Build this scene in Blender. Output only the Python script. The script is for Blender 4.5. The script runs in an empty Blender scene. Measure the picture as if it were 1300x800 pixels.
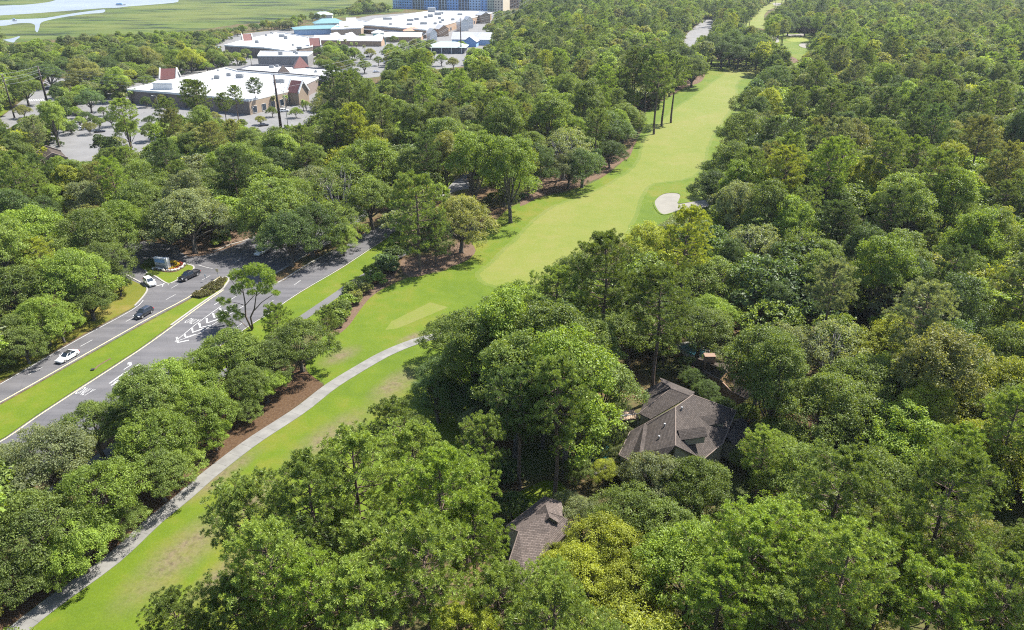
import bpy, bmesh, math, random
import numpy as np
from mathutils import Vector, Matrix
R = math.radians
random.seed(11)
rng = np.random.default_rng(11)
scene = bpy.context.scene
C = bpy.context.collection

# ------------------------------------------------------------------ camera, sky, sun, exposure
CAM_H, FOC, YH = 73.0, 947.0, -60.0
PITCH = math.atan((400 - YH) / FOC)
CP, SP = math.cos(PITCH), math.sin(PITCH)
cam_d = bpy.data.cameras.new("camera")
cam = bpy.data.objects.new("camera", cam_d)
C.objects.link(cam)
cam.location = (0, 0, CAM_H)
cam.rotation_euler = (math.pi / 2 - PITCH, 0, 0)
cam_d.sensor_fit = 'HORIZONTAL'
cam_d.sensor_width = 36
cam_d.lens = 36 * FOC / 1300
cam_d.clip_start = 1
cam_d.clip_end = 12000
scene.camera = cam

SUN_EL = R(55)
SUN_AZ = math.atan2(0.80, 0.60)          # from +Y towards +X
world = bpy.data.worlds.new("World")
scene.world = world
world.use_nodes = True
wn = world.node_tree
sky = wn.nodes.new("ShaderNodeTexSky")
sky.sky_type = 'NISHITA'
sky.sun_disc = False
sky.sun_elevation = SUN_EL
sky.sun_rotation = SUN_AZ
bg = wn.nodes["Background"]
bg.inputs[1].default_value = 0.10
wn.links.new(sky.outputs[0], bg.inputs[0])
sun_d = bpy.data.lights.new("sun", 'SUN')
sun_d.energy = 5.0
sun_d.angle = R(0.5)
sun_d.color = (1.0, 0.95, 0.86)
sun = bpy.data.objects.new("sun", sun_d)
C.objects.link(sun)
sdir = Vector((math.sin(SUN_AZ) * math.cos(SUN_EL), math.cos(SUN_AZ) * math.cos(SUN_EL), math.sin(SUN_EL)))
sun.rotation_euler = sdir.to_track_quat('Z', 'Y').to_euler()
scene.view_settings.view_transform = 'Standard'
scene.view_settings.look = 'None'
scene.view_settings.exposure = 1.55
HAZE = 0.00005
scene.view_settings.gamma = 1
scene.view_settings.use_curve_mapping = False
cy = scene.cycles
cy.max_bounces = 5
cy.diffuse_bounces = 3
cy.glossy_bounces = 2
cy.transmission_bounces = 3
cy.volume_bounces = 0
cy.use_denoising = False
cy.filter_width = 1.1
cy.pixel_filter_type = 'BLACKMAN_HARRIS'
cy.denoiser = 'OPENIMAGEDENOISE'
cy.denoising_input_passes = 'RGB_ALBEDO_NORMAL'
cy.denoising_prefilter = 'ACCURATE'


def ray(px, py):
    dx = (px - 650) / FOC
    dy = -(py - 400) / FOC
    return np.array([dx, CP + dy * SP, -SP + dy * CP])


def P(px, py, z=0.0):
    """point of the place, at height z, seen in direction (px, py) of the 1300x800 survey picture"""
    d = ray(px, py)
    t = (z - CAM_H) / d[2]
    return (float(d[0] * t), float(d[1] * t), z)


def proj(x, y, z):
    d = y * CP - (z - CAM_H) * SP
    return 650 + FOC * x / d, 400 - FOC * (y * SP + (z - CAM_H) * CP) / d, d


# ------------------------------------------------------------------ naming helpers
def tag(o, label=None, cat=None, group=None, kind=None):
    if label: o["label"] = label
    if cat: o["category"] = cat
    if group: o["group"] = group
    if kind: o["kind"] = kind
    return o


def thing(name, label, cat, loc=(0, 0, 0), rz=0.0, group=None):
    o = bpy.data.objects.new(name, None)
    o.empty_display_size = 0.5
    C.objects.link(o)
    o.location = loc
    o.rotation_euler = (0, 0, rz)
    return tag(o, label, cat, group)


def link(name, me, parent=None, mats=None):
    o = bpy.data.objects.new(name, me)
    C.objects.link(o)
    if parent is not None: o.parent = parent
    if mats:
        for m in mats: me.materials.append(m)
    return o


def obj_bm(name, bm, mat, parent=None, smooth=False):
    bmesh.ops.recalc_face_normals(bm, faces=bm.faces)
    me = bpy.data.meshes.new(name)
    bm.to_mesh(me)
    bm.free()
    if smooth:
        me.polygons.foreach_set("use_smooth", [True] * len(me.polygons))
    return link(name, me, parent, [mat] if mat else None)


def mesh_np(name, V, F, mats, smooth=False, midx=None, fattr=None):
    """V (n,3), F (m,k) of one face size"""
    me = bpy.data.meshes.new(name)
    V = np.asarray(V, dtype=np.float32)
    F = np.asarray(F, dtype=np.int32)
    m, k = F.shape
    me.vertices.add(len(V))
    me.vertices.foreach_set("co", V.ravel())
    me.loops.add(m * k)
    me.loops.foreach_set("vertex_index", F.ravel())
    me.polygons.add(m)
    me.polygons.foreach_set("loop_start", np.arange(0, m * k, k, dtype=np.int32))
    try:
        me.polygons.foreach_set("loop_total", np.full(m, k, dtype=np.int32))
    except Exception:
        pass
    for mm in mats: me.materials.append(mm)
    if midx is not None: me.polygons.foreach_set("material_index", np.asarray(midx, dtype=np.int32))
    me.polygons.foreach_set("use_smooth", np.full(m, smooth))
    me.update(calc_edges=True)
    if fattr is not None:
        a = me.attributes.new("v", 'FLOAT', 'FACE')
        a.data.foreach_set("value", np.asarray(fattr, dtype=np.float32))
    return me


# ------------------------------------------------------------------ bmesh shapes
def box(bm, x0, x1, y0, y1, z0, z1, M=None):
    vs = [bm.verts.new(v) for v in ((x0, y0, z0), (x1, y0, z0), (x1, y1, z0), (x0, y1, z0),
                                    (x0, y0, z1), (x1, y0, z1), (x1, y1, z1), (x0, y1, z1))]
    for f in ((0, 3, 2, 1), (4, 5, 6, 7), (0, 1, 5, 4), (1, 2, 6, 5), (2, 3, 7, 6), (3, 0, 4, 7)):
        bm.faces.new([vs[i] for i in f])
    if M is not None: bmesh.ops.transform(bm, matrix=M, verts=vs)
    return vs


def hexa(bm, b, t):
    """hexahedron / prism from bottom and top rings"""
    n = len(b)
    vb = [bm.verts.new(v) for v in b]
    vt = [bm.verts.new(v) for v in t]
    bm.faces.new(vb[::-1])
    bm.faces.new(vt)
    for i in range(n):
        j = (i + 1) % n
        bm.faces.new((vb[i], vb[j], vt[j], vt[i]))
    return vb, vt


def ring_tube(bm, pts, rad, n=6, cap=True):
    pts = [Vector(p) for p in pts]
    prev = None
    first = None
    for i, p in enumerate(pts):
        a = pts[max(i - 1, 0)]
        b = pts[min(i + 1, len(pts) - 1)]
        t = (b - a).normalized()
        u = t.orthogonal().normalized() if abs(t.z) > 0.95 or True else None
        ref = Vector((1, 0, 0)) if abs(t.x) < 0.9 else Vector((0, 1, 0))
        u = (ref - t * ref.dot(t)).normalized()
        w = t.cross(u)
        r = rad[i]
        ring = [bm.verts.new(p + (u * math.cos(k * 2 * math.pi / n) + w * math.sin(k * 2 * math.pi / n)) * r) for k in range(n)]
        if prev:
            for k in range(n):
                bm.faces.new((prev[k], prev[(k + 1) % n], ring[(k + 1) % n], ring[k]))
        else:
            first = ring
        prev = ring
    if cap:
        bm.faces.new(first[::-1])
        bm.faces.new(prev)


def smooth_poly(pts, closed=True, seg=5):
    """Catmull-Rom through the points"""
    pts = [np.array(p, float) for p in pts]
    n = len(pts)
    out = []
    rngi = range(n) if closed else range(n - 1)
    for i in rngi:
        if closed:
            p0, p1, p2, p3 = pts[i - 1], pts[i], pts[(i + 1) % n], pts[(i + 2) % n]
        else:
            p0, p1, p2, p3 = pts[max(i - 1, 0)], pts[i], pts[i + 1], pts[min(i + 2, n - 1)]
        for k in range(seg):
            t = k / seg
            out.append(0.5 * ((2 * p1) + (-p0 + p2) * t + (2 * p0 - 5 * p1 + 4 * p2 - p3) * t * t + (-p0 + 3 * p1 - 3 * p2 + p3) * t ** 3))
    if not closed: out.append(pts[-1])
    return [tuple(p) for p in out]


def sheet(name, px, z, mat, smooth=0, kind='structure', parent=None, thick=0.0):
    pts = [P(a, b, z)[:2] for a, b in px]
    return sheet_w(name, pts, z, mat, smooth, kind, parent, thick)


def sheet_w(name, pts, z, mat, smooth=0, kind='structure', parent=None, thick=0.0):
    if smooth: pts = smooth_poly(pts, True, smooth)
    bm = bmesh.new()
    vs = [bm.verts.new((a, b, z)) for a, b in [p[:2] for p in pts]]
    f = bm.faces.new(vs)
    f.normal_update()
    if f.normal.z < 0: f.normal_flip()
    bmesh.ops.triangulate(bm, faces=[f])
    if thick:
        r = bmesh.ops.extrude_face_region(bm, geom=bm.faces[:])
        nv = [g for g in r['geom'] if isinstance(g, bmesh.types.BMVert)]
        bmesh.ops.translate(bm, verts=nv, vec=(0, 0, -thick))
    me = bpy.data.meshes.new(name)
    if thick: bmesh.ops.recalc_face_normals(bm, faces=bm.faces)
    bm.to_mesh(me)
    bm.free()
    o = link(name, me, parent, [mat])
    if kind and parent is None: o["kind"] = kind
    return o


def strip_bm(bm, pts, w, z0, z1):
    """a raised strip of width w along a ground polyline"""
    pts = [Vector((p[0], p[1], 0)) for p in pts]
    L = []
    for i, p in enumerate(pts):
        a, b = pts[max(i - 1, 0)], pts[min(i + 1, len(pts) - 1)]
        t = (b - a).normalized()
        nrm = Vector((-t.y, t.x, 0))
        L.append((p + nrm * w / 2, p - nrm * w / 2))
    prev = None
    for a, b in L:
        cur = [bm.verts.new((a.x, a.y, z1)), bm.verts.new((b.x, b.y, z1)), bm.verts.new((b.x, b.y, z0)), bm.verts.new((a.x, a.y, z0))]
        if prev:
            for k in range(4 if z1 - z0 > 0.02 else 1):
                bm.faces.new((prev[k], prev[(k + 1) % 4], cur[(k + 1) % 4], cur[k]))
        elif z1 - z0 > 0.02:
            bm.faces.new(cur)
        prev = cur
    if z1 - z0 > 0.02: bm.faces.new(prev[::-1])


def strip(name, px, w, z0, z1, mat, sm=4, parent=None, kind='structure'):
    pts = [P(a, b, 0)[:2] for a, b in px]
    if sm: pts = smooth_poly(pts, False, sm)
    bm = bmesh.new()
    strip_bm(bm, pts, w, z0, z1)
    if z1 - z0 <= 0.02:
        for f in bm.faces:
            f.normal_update()
            if f.normal.z < 0: f.normal_flip()
        me = bpy.data.meshes.new(name)
        bm.to_mesh(me); bm.free()
        o = link(name, me, parent, [mat])
    else:
        o = obj_bm(name, bm, mat, parent)
    if parent is None and kind: o["kind"] = kind
    return o


# ------------------------------------------------------------------ materials
def new_mat(name):
    m = bpy.data.materials.new(name)
    m.use_nodes = True
    nt = m.node_tree
    return m, nt, nt.nodes["Principled BSDF"]


def nd(nt, typ, **kw):
    n = nt.nodes.new(typ)
    for k, v in kw.items(): setattr(n, k, v)
    return n


def ramp(nt, fac, stops):
    r = nd(nt, "ShaderNodeValToRGB")
    el = r.color_ramp.elements
    while len(el) < len(stops): el.new(0.5)
    for e, (p, c) in zip(el, stops):
        e.position = p
        e.color = (*c, 1)
    nt.links.new(fac, r.inputs[0])
    return r.outputs[0]


def noise(nt, vec, scale, detail=4, rough=0.55, out=0):
    n = nd(nt, "ShaderNodeTexNoise")
    n.inputs["Scale"].default_value = scale
    n.inputs["Detail"].default_value = detail
    n.inputs["Roughness"].default_value = rough
    if vec is not None: nt.links.new(vec, n.inputs["Vector"])
    return n.outputs[out]


def mix(nt, fac, a, b, mode='MIX'):
    m = nd(nt, "ShaderNodeMix", data_type='RGBA', blend_type=mode)
    for s, v in ((m.inputs[0], fac), (m.inputs[6], a), (m.inputs[7], b)):
        if hasattr(v, 'is_linked'): nt.links.new(v, s)
        elif isinstance(v, (int, float)): s.default_value = v
        else: s.default_value = (*v, 1)
    return m.outputs[2]


def math_n(nt, op, a, b=0.0, clamp=False):
    m = nd(nt, "ShaderNodeMath", operation=op, use_clamp=clamp)
    for s, v in ((m.inputs[0], a), (m.inputs[1], b)):
        if hasattr(v, 'is_linked'): nt.links.new(v, s)
        else: s.default_value = v
    return m.outputs[0]


def coord(nt, obj=False):
    if obj: return nd(nt, "ShaderNodeTexCoord").outputs["Object"]
    return nd(nt, "ShaderNodeNewGeometry").outputs["Position"]


def bump(nt, bsdf, h, strength=0.4, dist=0.1):
    b = nd(nt, "ShaderNodeBump")
    b.inputs["Strength"].default_value = strength
    b.inputs["Distance"].default_value = dist
    nt.links.new(h, b.inputs["Height"])
    nt.links.new(b.outputs[0], bsdf.inputs["Normal"])


def plain(name, col, rough=0.6, metal=0.0, var=0.12, scale=0.8, obj=True, spec=0.5):
    m, nt, b = new_mat(name)
    v = coord(nt, obj)
    n = noise(nt, v, scale, 5)
    c = ramp(nt, n, [(0.25, tuple(x * (1 - var) for x in col)), (0.75, tuple(min(1, x * (1 + var)) for x in col))])
    nt.links.new(c, b.inputs["Base Color"])
    b.inputs["Roughness"].default_value = rough
    b.inputs["Metallic"].default_value = metal
    b.inputs["Specular IOR Level"].default_value = spec
    return m


def ellipses(nt, pos, items):
    """soft masks of worn or dry patches lying at given places of the lawn (x, y, rx, ry, angle)"""
    total = None
    for (x, y, rx, ry, a) in items:
        mp = nd(nt, "ShaderNodeMapping", vector_type='TEXTURE')
        mp.inputs["Location"].default_value = (x, y, 0)
        mp.inputs["Rotation"].default_value = (0, 0, a)
        mp.inputs["Scale"].default_value = (rx, ry, 1000)
        nt.links.new(pos, mp.inputs[0])
        ln = nd(nt, "ShaderNodeVectorMath", operation='LENGTH')
        nt.links.new(mp.outputs[0], ln.inputs[0])
        mr = nd(nt, "ShaderNodeMapRange")
        mr.inputs[1].default_value = 1.25
        mr.inputs[2].default_value = 0.3
        nt.links.new(ln.outputs["Value"], mr.inputs[0])
        total = mr.outputs[0] if total is None else math_n(nt, 'MAXIMUM', total, mr.outputs[0])
    return total


def px_ellipse(x0, y0, x1, y1, wide):
    """patch running from one place to another"""
    a, b = np.array(P(x0, y0)[:2]), np.array(P(x1, y1)[:2])
    c = (a + b) / 2
    d = b - a
    return (c[0], c[1], np.linalg.norm(d) / 2, wide, math.atan2(d[1], d[0]))


def grass_mat(name, lush, mid, dry, worn=None, dry_bias=0.5, stripe=None):
    m, nt, b = new_mat(name)
    pos = coord(nt)
    big = noise(nt, pos, 0.035, 5, 0.6)
    med = noise(nt, pos, 0.22, 5, 0.65)
    fine = noise(nt, pos, 3.0, 4, 0.7)
    f = math_n(nt, 'ADD', math_n(nt, 'MULTIPLY', big, 0.6), math_n(nt, 'MULTIPLY', med, 0.4))
    c = ramp(nt, f, [(0.36, lush), (0.5, mid), (0.5 + 0.22 * dry_bias, dry)])
    if stripe is not None:
        mp = nd(nt, "ShaderNodeMapping")
        mp.inputs["Rotation"].default_value = (0, 0, stripe)
        nt.links.new(pos, mp.inputs[0])
        wv = nd(nt, "ShaderNodeTexWave")
        wv.inputs["Scale"].default_value = 0.035
        wv.inputs["Distortion"].default_value = 1.5
        nt.links.new(mp.outputs[0], wv.inputs["Vector"])
        c = mix(nt, math_n(nt, 'MULTIPLY', wv.outputs["Fac"], 0.22), c, mid)
    if worn:
        e = ellipses(nt, pos, worn)
        e2 = math_n(nt, 'MULTIPLY_ADD', noise(nt, pos, 0.45, 7, 0.72), 2.1)
        nt.nodes[-1].inputs[2].default_value = -0.30
        k = math_n(nt, 'MULTIPLY', e, e2, True)
        soil = ramp(nt, noise(nt, pos, 1.2, 5, 0.7), [(0.3, (0.062, 0.05, 0.028)), (0.55, (0.120, 0.098, 0.056)), (0.8, (0.10, 0.10, 0.038))])
        c = mix(nt, k, c, soil)
    c = mix(nt, 0.35, c, ramp(nt, fine, [(0.3, (0.35, 0.35, 0.35)), (0.75, (0.8, 0.8, 0.8))]), 'OVERLAY')
    nt.links.new(c, b.inputs["Base Color"])
    b.inputs["Roughness"].default_value = 0.85
    b.inputs["Specular IOR Level"].default_value = 0.15
    bump(nt, b, fine, 0.5, 0.08)
    return m


def foliage_mat(name, trans=0.38):
    m = bpy.data.materials.new(name)
    m.use_nodes = True
    nt = m.node_tree
    nt.nodes.clear()
    out = nd(nt, "ShaderNodeOutputMaterial")
    at = nd(nt, "ShaderNodeAttribute", attribute_type='INSTANCER', attribute_name="tint")
    av = nd(nt, "ShaderNodeAttribute", attribute_type='GEOMETRY', attribute_name="v")
    k = math_n(nt, 'MULTIPLY_ADD', av.outputs["Fac"], 0.9)
    nt.nodes[-1].inputs[2].default_value = 0.55
    vm = nd(nt, "ShaderNodeVectorMath", operation='SCALE')
    nt.links.new(at.outputs["Vector"], vm.inputs[0])
    nt.links.new(k, vm.inputs["Scale"])
    warm = mix(nt, math_n(nt, 'MULTIPLY', av.outputs["Fac"], 0.45), vm.outputs[0], mix(nt, 1.0, vm.outputs[0], (1.35, 1.1, 0.6), 'MULTIPLY'))
    d = nd(nt, "ShaderNodeBsdfPrincipled")
    d.inputs["Roughness"].default_value = 0.5
    d.inputs["Specular IOR Level"].default_value = 0.28
    nt.links.new(warm, d.inputs["Base Color"])
    t = nd(nt, "ShaderNodeBsdfTranslucent")
    nt.links.new(mix(nt, 1.0, warm, (1.75, 1.65, 0.55), 'MULTIPLY'), t.inputs[0])
    mx = nd(nt, "ShaderNodeMixShader")
    mx.inputs[0].default_value = trans
    nt.links.new(d.outputs[0], mx.inputs[1])
    nt.links.new(t.outputs[0], mx.inputs[2])
    nt.links.new(mx.outputs[0], out.inputs[0])
    return m


def ground_mat():
    m, nt, b = new_mat("forest_floor")
    pos = coord(nt)
    n1 = noise(nt, pos, 0.08, 6, 0.65)
    n2 = noise(nt, pos, 1.4, 6, 0.7)
    c = ramp(nt, n2, [(0.3, (0.035, 0.028, 0.016)), (0.55, (0.10, 0.065, 0.036)), (0.75, (0.19, 0.13, 0.075))])
    g = ramp(nt, n2, [(0.3, (0.025, 0.035, 0.012)), (0.7, (0.075, 0.095, 0.025))])
    c = mix(nt, ramp(nt, n1, [(0.42, (0, 0, 0)), (0.6, (1, 1, 1))]), c, g)
    nt.links.new(c, b.inputs["Base Color"])
    b.inputs["Roughness"].default_value = 0.95
    b.inputs["Specular IOR Level"].default_value = 0.1
    bump(nt, b, n2, 0.8, 0.2)
    return m


def mulch_mat(name, a, bcol, c3):
    m, nt, b = new_mat(name)
    pos = coord(nt)
    n2 = noise(nt, pos, 2.2, 7, 0.75)
    n1 = noise(nt, pos, 0.25, 4, 0.6)
    c = ramp(nt, n2, [(0.3, a), (0.55, bcol), (0.78, c3)])
    c = mix(nt, math_n(nt, 'MULTIPLY', n1, 0.5), c, bcol)
    nt.links.new(c, b.inputs["Base Color"])
    b.inputs["Roughness"].default_value = 0.95
    b.inputs["Specular IOR Level"].default_value = 0.1
    bump(nt, b, n2, 0.9, 0.1)
    return m


def asphalt_mat(name, col, direction=None):
    m, nt, b = new_mat(name)
    pos = coord(nt)
    n1 = noise(nt, pos, 0.12, 5, 0.6)
    n2 = noise(nt, pos, 6.0, 4, 0.7)
    c = ramp(nt, n1, [(0.3, tuple(x * 0.86 for x in col)), (0.7, tuple(x * 1.12 for x in col))])
    if direction is not None:       # tyre-polished wheel tracks running along the road
        mp = nd(nt, "ShaderNodeMapping")
        mp.inputs["Rotation"].default_value = (0, 0, -direction)
        mp.inputs["Scale"].default_value = (0.012, 0.55, 1)
        nt.links.new(pos, mp.inputs[0])
        st = noise(nt, mp.outputs[0], 1.0, 3, 0.6)
        c = mix(nt, 0.8, c, ramp(nt, st, [(0.35, (0.40, 0.40, 0.41)), (0.65, (0.6, 0.59, 0.58))]), 'OVERLAY')
    # sealed cracks
    vo = nd(nt, "ShaderNodeTexVoronoi", feature='DISTANCE_TO_EDGE')
    vo.inputs["Scale"].default_value = 0.16
    wv = nd(nt, "ShaderNodeVectorMath", operation='ADD')
    nt.links.new(pos, wv.inputs[0])
    nt.links.new(noise(nt, pos, 0.6, 3, 0.6, 1), wv.inputs[1])
    nt.links.new(wv.outputs[0], vo.inputs["Vector"])
    cr = ramp(nt, vo.outputs["Distance"], [(0.0, (1, 1, 1)), (0.012, (0, 0, 0))])
    c = mix(nt, math_n(nt, 'MULTIPLY', cr, 0.3), c, tuple(x * 0.4 for x in col))
    c = mix(nt, 0.25, c, ramp(nt, n2, [(0.3, (0.35, 0.35, 0.35)), (0.7, (0.65, 0.65, 0.65))]), 'OVERLAY')
    nt.links.new(c, b.inputs["Base Color"])
    b.inputs["Roughness"].default_value = 0.85
    b.inputs["Specular IOR Level"].default_value = 0.25
    bump(nt, b, n2, 0.2, 0.02)
    return m


def shingle_mat(name, col, var=0.25):
    m, nt, b = new_mat(name)
    uv = nd(nt, "ShaderNodeUVMap").outputs[0]
    br = nd(nt, "ShaderNodeTexBrick")
    br.inputs["Scale"].default_value = 1.0
    br.inputs["Brick Width"].default_value = 0.45
    br.inputs["Row Height"].default_value = 0.22
    br.inputs["Mortar Size"].default_value = 0.025
    br.inputs["Color1"].default_value = (*[x * (1 - var) for x in col], 1)
    br.inputs["Color2"].default_value = (*[x * (1 + var) for x in col], 1)
    br.inputs["Mortar"].default_value = (*[x * 0.35 for x in col], 1)
    nt.links.new(uv, br.inputs["Vector"])
    n = noise(nt, uv, 0.5, 5, 0.65)
    c = mix(nt, 0.5, br.outputs[0], ramp(nt, n, [(0.3, (0.35, 0.35, 0.36)), (0.7, (0.66, 0.65, 0.63))]), 'OVERLAY')
    nt.links.new(c, b.inputs["Base Color"])
    b.inputs["Roughness"].default_value = 0.9
    b.inputs["Specular IOR Level"].default_value = 0.2
    bump(nt, b, br.outputs[1], -0.4, 0.03)
    return m


def water_mat(name, col, rough=0.12):
    m, nt, b = new_mat(name)
    pos = coord(nt)
    c = ramp(nt, noise(nt, pos, 0.01, 4), [(0.3, tuple(x * 0.85 for x in col)), (0.7, tuple(x * 1.15 for x in col))])
    nt.links.new(c, b.inputs["Base Color"])
    b.inputs["Roughness"].default_value = rough
    b.inputs["IOR"].default_value = 1.33
    bump(nt, b, noise(nt, pos, 0.5, 4, 0.6), 0.25, 0.3)
    return m


def marsh_mat():
    m, nt, b = new_mat("marsh_grass")
    pos = coord(nt)
    mp = nd(nt, "ShaderNodeMapping")
    mp.inputs["Rotation"].default_value = (0, 0, 0.35)
    mp.inputs["Scale"].default_value = (0.35, 1, 1)
    nt.links.new(pos, mp.inputs[0])
    n1 = noise(nt, mp.outputs[0], 0.03, 7, 0.68)
    n2 = noise(nt, pos, 0.006, 3, 0.5)
    c = ramp(nt, n1, [(0.43, (0.010, 0.018, 0.009)), (0.48, (0.040, 0.062, 0.012)), (0.56, (0.066, 0.090, 0.017)), (0.7, (0.088, 0.100, 0.028))])
    c = mix(nt, ramp(nt, n2, [(0.45, (0, 0, 0)), (0.62, (0.8, 0.8, 0.8))]), c, (0.085, 0.098, 0.024))
    nt.links.new(c, b.inputs["Base Color"])
    b.inputs["Roughness"].default_value = 0.9
    b.inputs["Specular IOR Level"].default_value = 0.1
    return m


def bark_mat(name, a, bcol):
    m, nt, b = new_mat(name)
    v = coord(nt, True)
    mp = nd(nt, "ShaderNodeMapping")
    mp.inputs["Scale"].default_value = (4, 4, 0.8)
    nt.links.new(v, mp.inputs[0])
    n = noise(nt, mp.outputs[0], 1.5, 6, 0.7)
    nt.links.new(ramp(nt, n, [(0.3, a), (0.7, bcol)]), b.inputs["Base Color"])
    b.inputs["Roughness"].default_value = 0.95
    b.inputs["Specular IOR Level"].default_value = 0.1
    bump(nt, b, n, 0.8, 0.05)
    return m


M = {}
worn = [px_ellipse(470, 515, 530, 465, 3.2), px_ellipse(370, 590, 465, 520, 3.5), px_ellipse(150, 775, 300, 640, 3.6),
        px_ellipse(235, 770, 330, 690, 2.2), px_ellipse(232, 640, 330, 570, 1.8), px_ellipse(408, 465, 455, 440, 2.6),
        px_ellipse(300, 660, 350, 610, 2.0), px_ellipse(505, 435, 545, 420, 1.5)]
M['rough'] = grass_mat("rough_grass", (0.051, 0.085, 0.005), (0.070, 0.104, 0.006), (0.104, 0.109, 0.014), worn, 0.6)
M['fairway'] = grass_mat("fairway_grass", (0.091, 0.119, 0.016), (0.110, 0.127, 0.023), (0.134, 0.132, 0.037), None, 0.7, 0.9)
M['tee'] = grass_mat("tee_grass", (0.089, 0.118, 0.016), (0.105, 0.123, 0.022), (0.120, 0.122, 0.035))
M['green'] = grass_mat("putting_green", (0.114, 0.147, 0.019), (0.129, 0.155, 0.024), (0.152, 0.155, 0.033))
M['median'] = grass_mat("median_grass", (0.052, 0.087, 0.005), (0.073, 0.106, 0.006), (0.111, 0.113, 0.017), None, 0.6)
M['verge'] = grass_mat("verge_grass", (0.061, 0.083, 0.008), (0.092, 0.094, 0.012), (0.128, 0.105, 0.026), None, 0.4)
M['floor'] = ground_mat()
M['mulch'] = mulch_mat("red_mulch", (0.029, 0.015, 0.009), (0.076, 0.047, 0.027), (0.131, 0.098, 0.060))
M['straw'] = mulch_mat("pine_straw", (0.050, 0.030, 0.019), (0.113, 0.077, 0.053), (0.171, 0.130, 0.095))
u_road = math.atan2(0.95, 0.305)
M['road'] = asphalt_mat("road_asphalt", (0.081, 0.080, 0.085), u_road)
M['lot'] = asphalt_mat("parking_asphalt", (0.131, 0.130, 0.131))
M['walk'] = asphalt_mat("footpath_asphalt", (0.101, 0.100, 0.101))
M['concrete'] = plain("path_concrete", (0.149, 0.146, 0.137), 0.85, 0, 0.22, 0.5, False, 0.2)
M['kerb'] = plain("kerb_concrete", (0.226, 0.218, 0.203), 0.85, 0, 0.12, 0.8, False, 0.2)
M['paint'] = plain("road_paint", (0.332, 0.332, 0.326), 0.7, 0, 0.25, 1.5, False)
M['yellow_paint'] = plain("yellow_road_paint", (0.504, 0.420, 0.231), 0.7, 0, 0.12, 1.5, False)
M['sand'] = plain("bunker_sand", (0.178, 0.170, 0.150), 0.95, 0, 0.10, 0.3, False, 0.1)
M['water'] = water_mat("river_water", (0.151, 0.167, 0.192), 0.35)
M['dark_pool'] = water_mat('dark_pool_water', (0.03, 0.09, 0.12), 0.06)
M['pool'] = water_mat("pool_water", (0.05, 0.42, 0.52), 0.06)
M['marsh'] = marsh_mat()
M['leaf'] = foliage_mat("oak_leaves")
M['needle'] = foliage_mat("pine_needles", 0.30)
M['bark'] = bark_mat("oak_bark", (0.042, 0.035, 0.028), (0.140, 0.126, 0.108))
M['grey_bark'] = bark_mat("grey_bark", (0.09, 0.085, 0.08), (0.26, 0.25, 0.235))
M['pine_bark'] = bark_mat("pine_bark", (0.056, 0.038, 0.028), (0.175, 0.133, 0.108))
M['steel_pole'] = plain("weathered_steel", (0.038, 0.024, 0.021), 0.7, 0.2)
M['wire'] = plain("wire_metal", (0.245, 0.252, 0.259), 0.4, 0.7)
M['white_roof'] = plain("white_roof_membrane", (0.340, 0.344, 0.357), 0.75, 0, 0.2, 0.06)
M['white'] = plain("white_trim", (0.546, 0.546, 0.532), 0.6, 0, 0.05)
M['tan'] = plain("tan_stucco", (0.262, 0.202, 0.146), 0.9, 0, 0.08, 0.3)
M['peach'] = plain("peach_stucco", (0.302, 0.202, 0.131), 0.9, 0, 0.08, 0.3)
M['taupe'] = plain("taupe_stucco", (0.167, 0.131, 0.111), 0.9, 0, 0.08, 0.3)
M['grey_metal'] = plain("grey_metal_wall", (0.211, 0.202, 0.202), 0.6, 0.2, 0.06, 0.3)
M['dark_grey'] = plain("dark_parapet", (0.091, 0.091, 0.105), 0.7, 0, 0.1, 0.3)
M['red_roof'] = plain("maroon_metal_roof", (0.140, 0.052, 0.045), 0.55, 0.1, 0.15, 0.8)
M['teal_roof'] = plain("teal_metal_roof", (0.112, 0.218, 0.230), 0.5, 0.2, 0.1, 0.4)
M['sage_roof'] = plain("sage_metal_roof", (0.280, 0.329, 0.315), 0.5, 0.2, 0.06, 0.4)
M['grey_roof'] = plain("pale_grey_metal_roof", (0.336, 0.343, 0.364), 0.5, 0.2, 0.06, 0.4)
M['orange_roof'] = plain("terracotta_roof", (0.350, 0.168, 0.105), 0.7, 0, 0.12, 0.6)
M['turq'] = plain("turquoise_paint", (0.112, 0.308, 0.308), 0.7, 0, 0.08, 0.5)
M['blue_wall'] = plain("blue_render", (0.17, 0.31, 0.55), 0.85, 0, 0.06, 0.1)
M['pale_blue'] = plain("pale_blue_render", (0.30, 0.42, 0.58), 0.85, 0, 0.06, 0.1)
M['sage_wall'] = plain("sage_render", (0.280, 0.315, 0.252), 0.85, 0, 0.06, 0.1)
M['cream_wall'] = plain("cream_render", (0.462, 0.406, 0.308), 0.85, 0, 0.06, 0.1)
M['glass'] = plain("dark_window_glass", (0.02, 0.03, 0.045), 0.08, 0, 0.3, 0.3)
M['hvac'] = plain("rooftop_unit_metal", (0.266, 0.273, 0.280), 0.5, 0.3, 0.12)
M['shingle'] = shingle_mat("grey_shingle", (0.063, 0.053, 0.048))
M['shingle_tan'] = shingle_mat("tan_grey_shingle", (0.100, 0.081, 0.073))
M['shingle_brown'] = shingle_mat("brown_shingle", (0.053, 0.041, 0.032))
M['siding'] = plain("cream_siding", (0.242, 0.222, 0.167), 0.85, 0, 0.06, 0.6)
M['brown_wall'] = plain("brown_siding", (0.168, 0.105, 0.070), 0.85, 0, 0.1, 0.6)
M['wood'] = plain("deck_wood", (0.294, 0.210, 0.140), 0.85, 0, 0.15, 1.0)

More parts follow.
